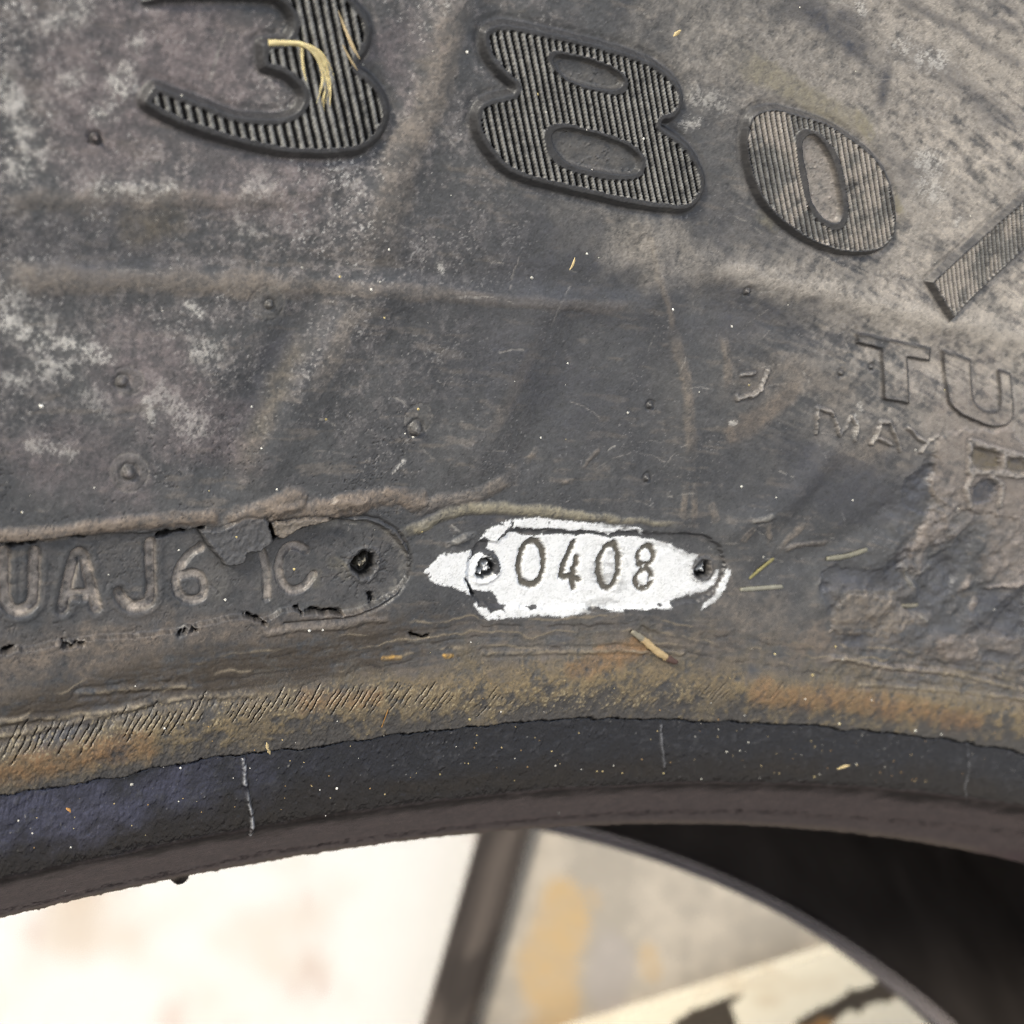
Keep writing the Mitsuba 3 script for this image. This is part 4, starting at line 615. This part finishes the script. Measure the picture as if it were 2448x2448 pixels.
flip = ((np.cross(V[quads[0, 1]] - V[quads[0, 0]], V[quads[0, 2]] - V[quads[0, 0]])) @ NVf[0]) < 0
for k, key in enumerate(NAMES):
    q = quads[order[cuts[k]:cuts[k + 1]]]
    if not len(q): continue
    if flip: q = q[:, ::-1]
    used, inv = np.unique(q, return_inverse=True)
    q = inv.reshape(-1, 4)
    put(key, V[used], np.vstack([q[:, [0, 1, 2]], q[:, [0, 2, 3]]]), NVf[used], Cf[used], MAT[k])

# ---- the rest of the tyre: plain casing, inner liner, far bead
def casing_col(p, n, uv):
    q = mi.Vector3f(p) - mi.Vector3f(*[float(x) for x in CEN])
    h = dr.dot(q, mi.Vector3f(*[float(x) for x in AX]))
    r = dr.norm(q - h * mi.Vector3f(*[float(x) for x in AX]))
    N_, S2 = mikit.fbm, mikit.smoothstep
    a_, b_ = N_(p.x * 60, p.y * 60, p.z * 60, 4), N_(p.x * 420, p.y * 420, p.z * 420, 3)
    r = r + 0.0006 * (a_ - 0.5)
    col = mi.Color3f(*zc_[0].tolist())
    for ya_, y_, c_ in zip(zone[:-1, 0], zone[1:, 0], zc_[1:]):
        r0 = float(np.interp(max(ya_, 0.5), _s, PR)); r1 = float(np.interp(y_, _s, PR))
        col = mikit.mix(col, tuple(c_.tolist()), S2(r0, max(r1, r0 + 0.0006), r))
    return col * (0.62 + 0.55 * a_ + 0.24 * b_)
scene['casing_rubber'] = {'type': 'twosided', 'bsdf': {'type': 'principled', 'base_color': mikit.proc(casing_col), 'roughness': 0.5, 'specular': 0.4}}
def revolve(prof_rh, th, key, color, bsdf='rubber', jitter=0.1, seed=3):
    pr = np.asarray(prof_rh, float)
    t, k = np.meshgrid(th, np.arange(len(pr)))
    rad = np.cos(t)[..., None] * ER + np.sin(t)[..., None] * ET
    p = CEN + pr[k, 1][..., None] * AX + pr[k, 0][..., None] * rad
    n = len(th)
    i, j = np.meshgrid(np.arange(len(pr) - 1), np.arange(n - 1), indexing='ij')
    a = (i * n + j).ravel()
    q = np.stack([a, a + 1, a + n + 1, a + n], 1)
    col = np.asarray(color, float)
    col = np.broadcast_to(col if col.ndim == 1 else col[:, None, :], p.shape).reshape(-1, 3)
    g = meshkit.fbm(p.reshape(-1, 3) * 60, 3, seed) - 0.5
    scene[key] = mikit.ply((p.reshape(-1, 3), q), bsdf, True, color=np.clip(col * (1 + jitter * 6 * g[:, None]), 0.003, 0.8))
full = np.linspace(-math.pi, math.pi, 361)
rest = np.r_[np.linspace(X1 / 1000 / R0, 2 * math.pi + X0 / 1000 / R0, 320)]
ysel = np.linspace(Y0, Y1, 120)
lower = np.stack([np.interp(ysel, _s, PR), np.interp(ysel, _s, PH)], 1)
revolve(lower, rest, 'tyre__casing', lin(100, 96, 94, G), 'casing_rubber')
shoulder = [tuple(lower[-1]), (0.56, -0.1045), (0.58, -0.110), (0.60, -0.111), (0.65, -0.104), (0.69, -0.086), (0.715, -0.055), (0.726, -0.02), (0.73, 0.04), (0.731, WID / 2)]
sh = chaikin(np.array(shoulder), 2, False)
back = np.vstack([lower[::1], sh])[::-1].copy(); back[:, 1] = WID - back[:, 1]
toe_i = np.argmin(back[:, 0])
revolve(np.vstack([sh, back[:toe_i - 3]]), full, 'tyre__casing_001', lin(95, 92, 90, G), 'casing_rubber')
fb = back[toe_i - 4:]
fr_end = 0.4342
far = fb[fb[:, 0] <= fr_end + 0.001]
revolve(np.vstack([far, [[fr_end + 0.0004, far[-1, 1] - 0.0006]]]), full, 'tyre__far_bead', lin(192, 180, 177, G), 'rubber', 0.08)  # pale tone stands in for light that does not reach this ring
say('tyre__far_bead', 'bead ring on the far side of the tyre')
lin_in = np.array([tuple(lower[0]), (0.475, -0.028), (0.50, -0.043), (0.54, -0.070), (0.58, -0.080), (0.64, -0.077), (0.68, -0.06), (0.70, -0.02), (0.705, WID / 2)])
lin_in = chaikin(lin_in, 2, False)
m2 = lin_in[::-1].copy(); m2[:, 1] = WID - m2[:, 1]
liner = np.vstack([lin_in, m2[1:], [[fr_end + 0.0002, far[-1, 1] - 0.0004]]])
revolve(liner, full, 'tyre__inner_liner', lin(94, 86, 81, 0.8), 'rubber', 0.15, 9)
say('tyre__inner_liner', 'dark lining inside the tyre')
say('tyre', 'old weathered black tractor tyre with a dusty sidewall, leaning back, date plate painted white', 'tyre')
say('tyre__sidewall', 'dusty cracked sidewall of the tyre')

# ------------------------------------------------------------------ behind the tyre
def bs(fn, rough=0.7, spec=0.3):
    return {'type': 'twosided', 'bsdf': {'type': 'principled', 'base_color': mikit.proc(fn), 'roughness': rough, 'specular': spec}}
def c3(v): return mi.Color3f(*[float(x) for x in v])
nz, fb_, ss, mx = mikit.noise, mikit.fbm, mikit.smoothstep, mikit.mix

def ground_col(p, n, uv):
    t = fb_(p.x * 3, p.y * 3, 0, 4)
    g = nz(p.x * 70, p.y * 70, 0)
    return mx(mx((0.30, 0.27, 0.23), (0.46, 0.43, 0.38), ss(0.3, 0.7, t)), (0.55, 0.52, 0.47), 0.3 * g)
scene['ground_mat'] = bs(ground_col, 0.85)
def wall_col(p, n, uv):
    t = fb_(p.x * 2.2, 3.0, p.z * 2.2, 4)
    u = fb_(p.x * 7 + 5, 1.0, p.z * 4, 3)
    a = mx((0.65, 0.625, 0.595), (0.51, 0.42, 0.33), ss(0.48, 0.80, t))
    return mx(a, (0.47, 0.35, 0.30), ss(0.58, 0.85, u) * 0.75)
scene['wall_mat'] = bs(wall_col, 0.8)
def post_col(p, n, uv):
    x = p.x - 0.29 * (p.z - 0.28)
    s = fb_(x * 90, 2.0, p.z * 3, 3)
    k = fb_(x * 25, 7.0, p.z * 5, 2)
    return mx(mx((0.050, 0.040, 0.034), (0.092, 0.074, 0.062), ss(0.35, 0.7, s)), (0.028, 0.022, 0.019), ss(0.52, 0.72, k) * 0.8)
scene['post_mat'] = bs(post_col, 0.7)
def sheet_col(p, n, uv):
    w = 0.05 * (fb_(p.x * 9, 1.0, p.z * 9, 3) - 0.5)
    st = 0.6 * fb_(p.x * 14, 4.0, p.z * 2.2, 3) + 0.4 * fb_(p.x * 25, 9.0, p.z * 25, 3)
    a = mx((0.32, 0.285, 0.238), (0.42, 0.37, 0.305), ss(0.35, 0.7, st))
    def blob(cx, cz, rx, rz):
        q = dr.sqrt(dr.square((p.x + w - cx) / rx) + dr.square((p.z + 1.3 * w - cz) / rz))
        return ss(1.22, 0.62, q)
    o = dr.maximum(dr.maximum(blob(0.098, 0.29, 0.058, 0.10), blob(0.075, 0.16, 0.065, 0.15)), dr.maximum(0.6 * blob(0.285, 0.21, 0.03, 0.05), 0.45 * blob(0.16, 0.34, 0.03, 0.03)))
    b = mx(a, (0.43, 0.31, 0.17), o * (0.62 + 0.5 * fb_(p.x * 30, 2.0, p.z * 30, 2)))
    return mx(b, (0.33, 0.30, 0.29), 0.5 * blob(0.20, 0.18, 0.05, 0.10))
scene['sheet_mat'] = bs(sheet_col, 0.55)
def paint_col(p, n, uv):
    t = fb_(p.x * 20, 2.0, p.z * 20, 4)
    u = fb_(p.x * 8 + 3, 5.0, p.z * 14, 3)
    a = mx((0.70, 0.62, 0.47), (0.58, 0.48, 0.34), ss(0.5, 0.8, u))
    return mx(a, (0.42, 0.33, 0.22), ss(0.70, 0.82, t) * 0.7)
scene['flaking_paint'] = bs(paint_col, 0.55)
def wood_col(p, n, uv):
    q = p.z - 0.31 * p.x
    s = fb_(p.x * 4, 1.0, q * 120, 3)
    t = fb_(p.x * 9, 3.0, p.z * 9, 3)
    return mx(mx((0.030, 0.026, 0.022), (0.075, 0.055, 0.035), s), (0.26, 0.14, 0.05), ss(0.58, 0.75, t) * ss(0.52, 0.62, p.x))
scene['old_wood'] = bs(wood_col, 0.8)

def bevel(poly, y0, y1, b=0.002):
    """a prism of an outline in the x-z plane between y0 and y1, the edge on the near side bevelled"""
    P_ = Polygon(poly) if not isinstance(poly, Polygon) else poly
    m = trimesh.creation.extrude_polygon(P_, y1 - y0 - b, engine='earcut')
    out = [m.copy()]
    v = m.vertices
    mm_ = trimesh.Trimesh(np.c_[v[:, 0], y0 + b + v[:, 2], v[:, 1]], m.faces, process=False)
    inn = P_.buffer(-b, join_style=2)
    parts = [mm_]
    if not inn.is_empty and inn.geom_type == 'Polygon':
        m3 = trimesh.creation.extrude_polygon(inn, b, engine='earcut')
        v = m3.vertices
        parts.append(trimesh.Trimesh(np.c_[v[:, 0], y0 + v[:, 2], v[:, 1]], m3.faces, process=False))
    return trimesh.util.concatenate(parts)

gq = np.linspace(-1, 1, 61)
GXg, GYg = np.meshgrid(np.sign(gq) * np.abs(gq) ** 2 * 40, np.sign(gq) * np.abs(gq) ** 2 * 40 + 1.0)
gz = -0.006 + 0.004 * meshkit.fbm(np.stack([GXg * 5, GYg * 5, GXg * 0], -1), 3, 2)
i, j = np.meshgrid(np.arange(60), np.arange(60), indexing='ij'); a = (i * 61 + j).ravel()
scene['ground'] = mikit.ply((np.stack([GXg, GYg, gz], -1).reshape(-1, 3), np.stack([a, a + 1, a + 62, a + 61], 1)), 'ground_mat', True)
say('ground', 'pale trodden ground the tyre stands on', kind='structure')

def upright(name, x0, x1, z1, y0, y1, bsdf, n=40, rough=0.003, seed=1):
    xs_, zs_ = np.linspace(x0, x1, n), np.linspace(-0.01, z1, n)
    xx, zz = np.meshgrid(xs_, zs_)
    yy = y0 + rough * (meshkit.fbm(np.stack([xx * 8, zz * 8, xx * 0], -1), 3, seed) - 0.5)
    v = np.stack([xx, yy, zz], -1).reshape(-1, 3)
    i, j = np.meshgrid(np.arange(n - 1), np.arange(n - 1), indexing='ij'); a = (i * n + j).ravel()
    f = np.stack([a, a + 1, a + n + 1, a + n], 1)
    body = trimesh.creation.box([x1 - x0, y1 - y0 - rough, z1 + 0.01]); body.apply_translation([(x0 + x1) / 2, (y0 + y1 + rough) / 2, (z1 - 0.01) / 2])
    f3 = np.vstack([f[:, [0, 1, 2]], f[:, [0, 2, 3]]])
    scene[name] = mikit.ply(trimesh.util.concatenate([trimesh.Trimesh(v, f3, process=False), body]), bsdf, False)
upright('wall', -3.2, 3.2, 0.95, 2.26, 2.40, 'wall_mat')
say('wall', 'low white rendered wall with faint pinkish stains, behind everything', 'wall')
# stained sheet
sheet = [(-0.17, -0.005), (0.93, -0.005), (0.90, 0.83), (0.06, 0.83)]
scene['stained_sheet'] = mikit.ply(bevel(sheet, 2.205, 2.222, 0.003), 'sheet_mat', False)
say('stained_sheet', 'grey board with ochre stains standing beside the brown post', 'board')
# post: leaning, rounded right edge
def sweep(sec, a, b, n=24, key=None, bsdf=None):
    a, b = np.array(a), np.array(b)
    t = np.linspace(0, 1, n)
    ctr = a + (b - a) * t[:, None]
    rng = np.random.default_rng(5)
    wob = gaussian_filter1d(rng.standard_normal((n, 1)), 3, axis=0) * 0.003
    v = np.concatenate([[ctr[k] + np.array([s[0] + wob[k, 0], s[1], 0]) for s in sec] for k in range(n)])
    m = len(sec); f = []
    for k in range(n - 1):
        for q in range(m):
            r = (q + 1) % m
            f.append([k * m + q, k * m + r, (k + 1) * m + r, (k + 1) * m + q])
    caps = [[0, q + 1, q] for q in range(1, m - 1)] + [[(n - 1) * m, (n - 1) * m + q, (n - 1) * m + q + 1] for q in range(1, m - 1)]
    f = np.array(f); f = np.vstack([f[:, [0, 1, 2]], f[:, [0, 2, 3]], np.array(caps)])
    scene[key] = mikit.ply(trimesh.Trimesh(v, f, process=False), bsdf, 40)
sec = [(-0.055, 0.0), (0.02, 0.0), (0.032, 0.004), (0.042, 0.013), (0.047, 0.028), (0.047, 0.05), (-0.055, 0.05)]
sweep(sec, (-0.155, 2.145, -0.005), (0.105, 2.145, 0.90), key='post', bsdf='post_mat')
say('post', 'leaning dark brown timber post in front of the white wall', 'post')
# white board with flaking paint, nailed across
bp = [(-0.20, 0.017), (0.66, 0.291), (0.97, 0.386), (1.06, 0.10), (0.80, -0.006), (-0.20, -0.006)]
scene['white_board'] = mikit.ply(bevel(Polygon(bp).buffer(-0.005, join_style=2), 2.105, 2.130, 0.001), 'old_wood', False)
say('white_board', 'slanting rotten board with flaking white paint in front of the grey board', 'board')
rag = np.random.default_rng(11)
def ragged(pts, amp, step=0.006):
    p = np.asarray(pts, float); out = []
    for a_, b_ in zip(p, np.roll(p, -1, 0)):
        n_ = max(int(np.linalg.norm(b_ - a_) / step), 1)
        for k in range(n_): out.append(a_ + (b_ - a_) * k / n_)
    o = np.array(out); o += gaussian_filter1d(rag.standard_normal(o.shape), 1.0, axis=0, mode='wrap') * amp
    return Polygon(o).buffer(0)
layer = Polygon(bp)
CHIPS = [[(0.3141, 0.1351), (0.3258, 0.1493), (0.3611, 0.1675), (0.4004, 0.1796), (0.4357, 0.1938), (0.4554, 0.1958), (0.432, 0.1715), (0.4403, 0.1351), (0.4408, 0.0906), (0.3144, 0.0906)], [(0.5585, 0.1432), (0.5859, 0.1554), (0.6172, 0.1715), (0.6524, 0.1897), (0.6639, 0.2079), (0.6759, 0.1998), (0.6993, 0.2119), (0.7305, 0.226), (0.7705, 0.1958), (0.7353, 0.1796), (0.696, 0.1715), (0.6846, 0.1513), (0.6608, 0.1594), (0.6374, 0.1432), (0.6219, 0.123), (0.5987, 0.0906), (0.5592, 0.0906)], [(0.2427, 0.1958), (0.2899, 0.2071), (0.3449, 0.22), (0.3607, 0.216), (0.3214, 0.2018), (0.2664, 0.1897), (0.2428, 0.1837)]]
for ch in CHIPS: layer = layer.difference(ragged(ch, 0.004))
lay = [g for g in getattr(layer, 'geoms', [layer]) if g.area > 2e-5]
scene['white_board__paint'] = mikit.ply(trimesh.util.concatenate([bevel(g, 2.1015, 2.1345, 0.0008) for g in lay]), 'flaking_paint', False)
say('white_board__paint', 'flaking white paint')

# ------------------------------------------------------------------ loose things lying on the rubber
def hgt(x, y):
    return float(map_coordinates(H, [[np.interp(y, gy, np.arange(NY))], [np.interp(x, gx, np.arange(NX))]], order=1)[0])
def surf(x, y, up=0.0):
    p, n = base(np.array([x]), np.array([y]))
    return (p + n * (up / 1000))[0], n[0]
def tube(path, radii, sides=7, flat=1.0, seed=0, rough=0.12):
    """a tube round a polyline given as (x, y, height) in mm on the sidewall"""
    path = np.asarray(path, float)
    pts = np.array([surf(x, y, h)[0] for x, y, h in path]); nn = np.array([surf(x, y)[1] for x, y, h in path])
    t = np.gradient(pts, axis=0); t /= np.linalg.norm(t, axis=1, keepdims=True)
    b = np.cross(t, nn); b /= np.linalg.norm(b, axis=1, keepdims=True)
    u = np.cross(b, t)
    r = np.broadcast_to(np.asarray(radii, float), (len(pts),)) / 1000
    rng = np.random.default_rng(seed)
    an = np.arange(sides) * 2 * math.pi / sides
    rr = r[:, None] * (1 + rough * rng.standard_normal((len(pts), sides)))
    v = pts[:, None] + rr[..., None] * (np.cos(an)[None, :, None] * b[:, None] + flat * np.sin(an)[None, :, None] * u[:, None])
    n, m = len(pts), sides
    f = [[k * m + q, k * m + (q + 1) % m, (k + 1) * m + (q + 1) % m, (k + 1) * m + q] for k in range(n - 1) for q in range(m)]
    f = np.array(f); f = np.vstack([f[:, [0, 1, 2]], f[:, [0, 2, 3]]])
    caps = np.array([[0, q + 1, q] for q in range(1, m - 1)] + [[(n - 1) * m, (n - 1) * m + q, (n - 1) * m + q + 1] for q in range(1, m - 1)])
    return trimesh.Trimesh(v.reshape(-1, 3), np.vstack([f, caps]), process=False)
def resample(p, step):
    p = np.asarray(p, float); L = np.r_[0, np.cumsum(np.hypot(*np.diff(p, axis=0).T))]
    t = np.linspace(0, L[-1], max(int(L[-1] / step), 3))
    return np.stack([np.interp(t, L, p[:, k]) for k in (0, 1)], 1)
def lay_on(p, lift, step=0.25, smooth=4):
    q = resample(chaikin(p, 2, False) if len(p) > 2 else p, step)
    h = np.array([hgt(x, y) for x, y in q])
    if len(h) > smooth: h = np.maximum(gaussian_filter1d(np.maximum.accumulate(h) * 0 + h, smooth), h * 0 + gaussian_filter1d(h, smooth))
    return np.c_[q, h + lift]
def colored(mesh, color, seed=0, var=0.45, scale=2600):
    g = meshkit.fbm(mesh.vertices * scale, 3, seed) - 0.5
    c = np.clip(np.asarray(color) * (1 + 2 * var * g[:, None]), 0.005, 0.85)
    return mikit.ply(mesh, 'dry_matter', True, color=c)
def thing(name, mesh, color, label, cat, group=None, seed=0, var=0.45):
    key = number(name); scene[key] = colored(mesh, color, seed, var); say(key, label, cat, group)
    return key

STRAW = lin(222, 204, 152, 1.0)
a = lay_on(xy(F['straw_a']), 0.26)
n = len(a); t = np.linspace(0, 1, n)
rs = np.random.default_rng(3)
strands = [tube(a[: int(n * 0.42)], np.interp(np.linspace(0, 1, int(n * 0.42)), [0, 0.8, 1], [0.27, 0.21, 0.06]), 9, 0.5, 1)]
for k in range(15):
    o = gaussian_filter1d(rs.standard_normal(n), 9) * 1.0
    o2 = gaussian_filter1d(rs.standard_normal(n), 9) * 0.9
    i0 = int(n * rs.uniform(0.12, 0.34)); i1 = int(n * rs.uniform(0.62, 1.0))
    q = a.copy(); tk_ = np.linspace(0, 1, n) ** 0.7; q[:, 0] += tk_ * (o * 2.0 + (k - 7) * 0.13); q[:, 1] += tk_ * o2 * 0.5; q[:, 2] += 0.06 * rs.standard_normal() + 0.05
    q = q[i0:i1]
    strands.append(tube(q, np.interp(np.linspace(0, 1, len(q)), [0, 0.7, 1], [0.09, 0.075, 0.02]), 5, 0.7, k))
b = lay_on(xy(F['straw_b']), 0.35)
strands.append(tube(b, np.interp(np.linspace(0, 1, len(b)), [0, 0.6, 1], [0.13, 0.12, 0.02]), 6, 0.6, 30))
thing('straw', trimesh.util.concatenate(strands), STRAW, 'frayed pale yellow straw bent across the ribbed figure 3', 'straw', seed=1)
for nm, r, lab in (('straw_c', 0.16, 'thin straw lying along the ribs at the right edge of the figure 3'), ('straw_d', 0.11, 'short thin straw pointing into the notch of the figure 3')):
    c_ = lay_on(xy(F[nm]), 0.2)
    thing('straw', tube(c_, np.interp(np.linspace(0, 1, len(c_)), [0, 0.3, 0.75, 1], [r * 0.4, r, r * 1.1, r * 0.3]), 6, 0.7, 5), lin(186, 166, 130), lab, 'straw')
for nm, r, col, lab in (('stalk_y', 0.24, lin(128, 121, 82), 'short yellow grass stalk right of the painted date plate'), ('stalk_g', 0.33, lin(138, 135, 122), 'short grey stalk touching the right end of the white paint'),
                        ('stalk_p', 0.38, lin(122, 119, 106), 'pale stalk bit lying on the scuffed rubber right of the plate'), ('stalk_s', 0.30, lin(120, 115, 103), 'tiny pale stalk end low on the scuffed rubber at the right')):
    c_ = lay_on(xy(F[nm]), r * 0.55, 0.3)
    thing('grass_stalk', tube(c_, r * np.interp(np.linspace(0, 1, len(c_)), [0, 0.1, 0.9, 1], [0.75, 1, 1, 0.8]), 8, 0.8, 7, 0.08), col, lab, 'stalk')
c_ = lay_on(xy(F['twig']), 0.0, 0.3)
tt = np.linspace(0, 1, len(c_)); c_[:, 2] += 0.35 + 0.7 * tt
tw = tube(c_, np.interp(tt, [0, 0.15, 0.6, 0.9, 1], [0.25, 0.42, 0.5, 0.45, 0.25]), 9, 0.85, 9, 0.1)
fade = np.repeat(tt, 9)[:, None]
cc = np.where(fade > 0.78, lin(84, 66, 60), np.where(fade < 0.25, lin(128, 122, 108), lin(170, 148, 112)))
scene['twig'] = mikit.ply(tw, 'dry_matter', True, color=np.clip(cc * (0.85 + 0.4 * meshkit.fbm(tw.vertices * 1500, 3, 3)[:, None]), 0.01, 0.8))
say('twig', 'small brown twig sticking out of the rust stained rubber below the date plate', 'twig')
CH = (('chaff_a', 0.16, 'cream chaff flake on the dark rubber below the figure 8'), ('chaff_b', 0.22, 'yellow chaff husk at the edge of the black bead band, lower left'), ('chaff_c', 0.25, 'pale chaff flake on the black bead band at the right'),
      ('chaff_d', 0.22, 'pale chaff flake above the figure 8'), ('chaff_e', 0.16, 'orange brown chaff flake on the black bead band at the far left'))
for nm, r, lab in CH:
    c_ = lay_on(xy(F[nm]), 0.12, 0.15)
    thing('chaff', tube(c_, r * np.sin(np.linspace(0.25, 2.9, len(c_))), 6, 0.45, 4), lin(206, 184, 138) if nm != 'chaff_e' else lin(190, 140, 84), lab, 'chaff')
c_ = lay_on(xy(F['fibre']), 0.1, 0.2)
thing('plant_fibre', tube(c_, 0.07, 5, 1, 2), lin(140, 104, 60), 'thin brown plant fibre curling on the rust stained rubber above the bead band', 'fibre')
# grit: countless grains
gr, gc = [], []
rg = np.random.default_rng(21)
def grain(x, y, r, col):
    m = trimesh.creation.icosphere(subdivisions=1, radius=1.0)
    m.vertices *= 1 + 0.22 * rg.standard_normal((len(m.vertices), 1))
    p, n_ = surf(x, y, hgt(x, y) + r * 0.5)
    m.apply_scale(r / 1000 * rg.uniform(0.8, 1.2)); m.apply_translation(p)
    gr.append(m); gc.append(np.broadcast_to(col, (len(m.vertices), 3)))
for k, (x, y) in enumerate(F['grit']):
    c_ = lin(240, 236, 226) if k % 4 else lin(226, 206, 150)
    grain(x, y, rg.uniform(0.06, 0.16), np.minimum(c_ * rg.uniform(0.35, 0.95), 0.82))
for k in range(170):
    x, y = rg.uniform(X0 + 4, 112), (27.5 + rg.gamma(2.0, 3.2) if k % 6 else rg.uniform(46, 130))
    grain(x, y, rg.uniform(0.04, 0.10), lin(*[(205, 200, 190), (180, 160, 118), (150, 120, 80)][k % 3]))
gm = trimesh.util.concatenate(gr)
scene['grit'] = mikit.ply(gm, 'dry_matter', True, color=np.clip(np.vstack(gc), 0, 0.83))
say('grit', 'pale grains of grit and sand scattered over the rubber', 'grit', kind='stuff')
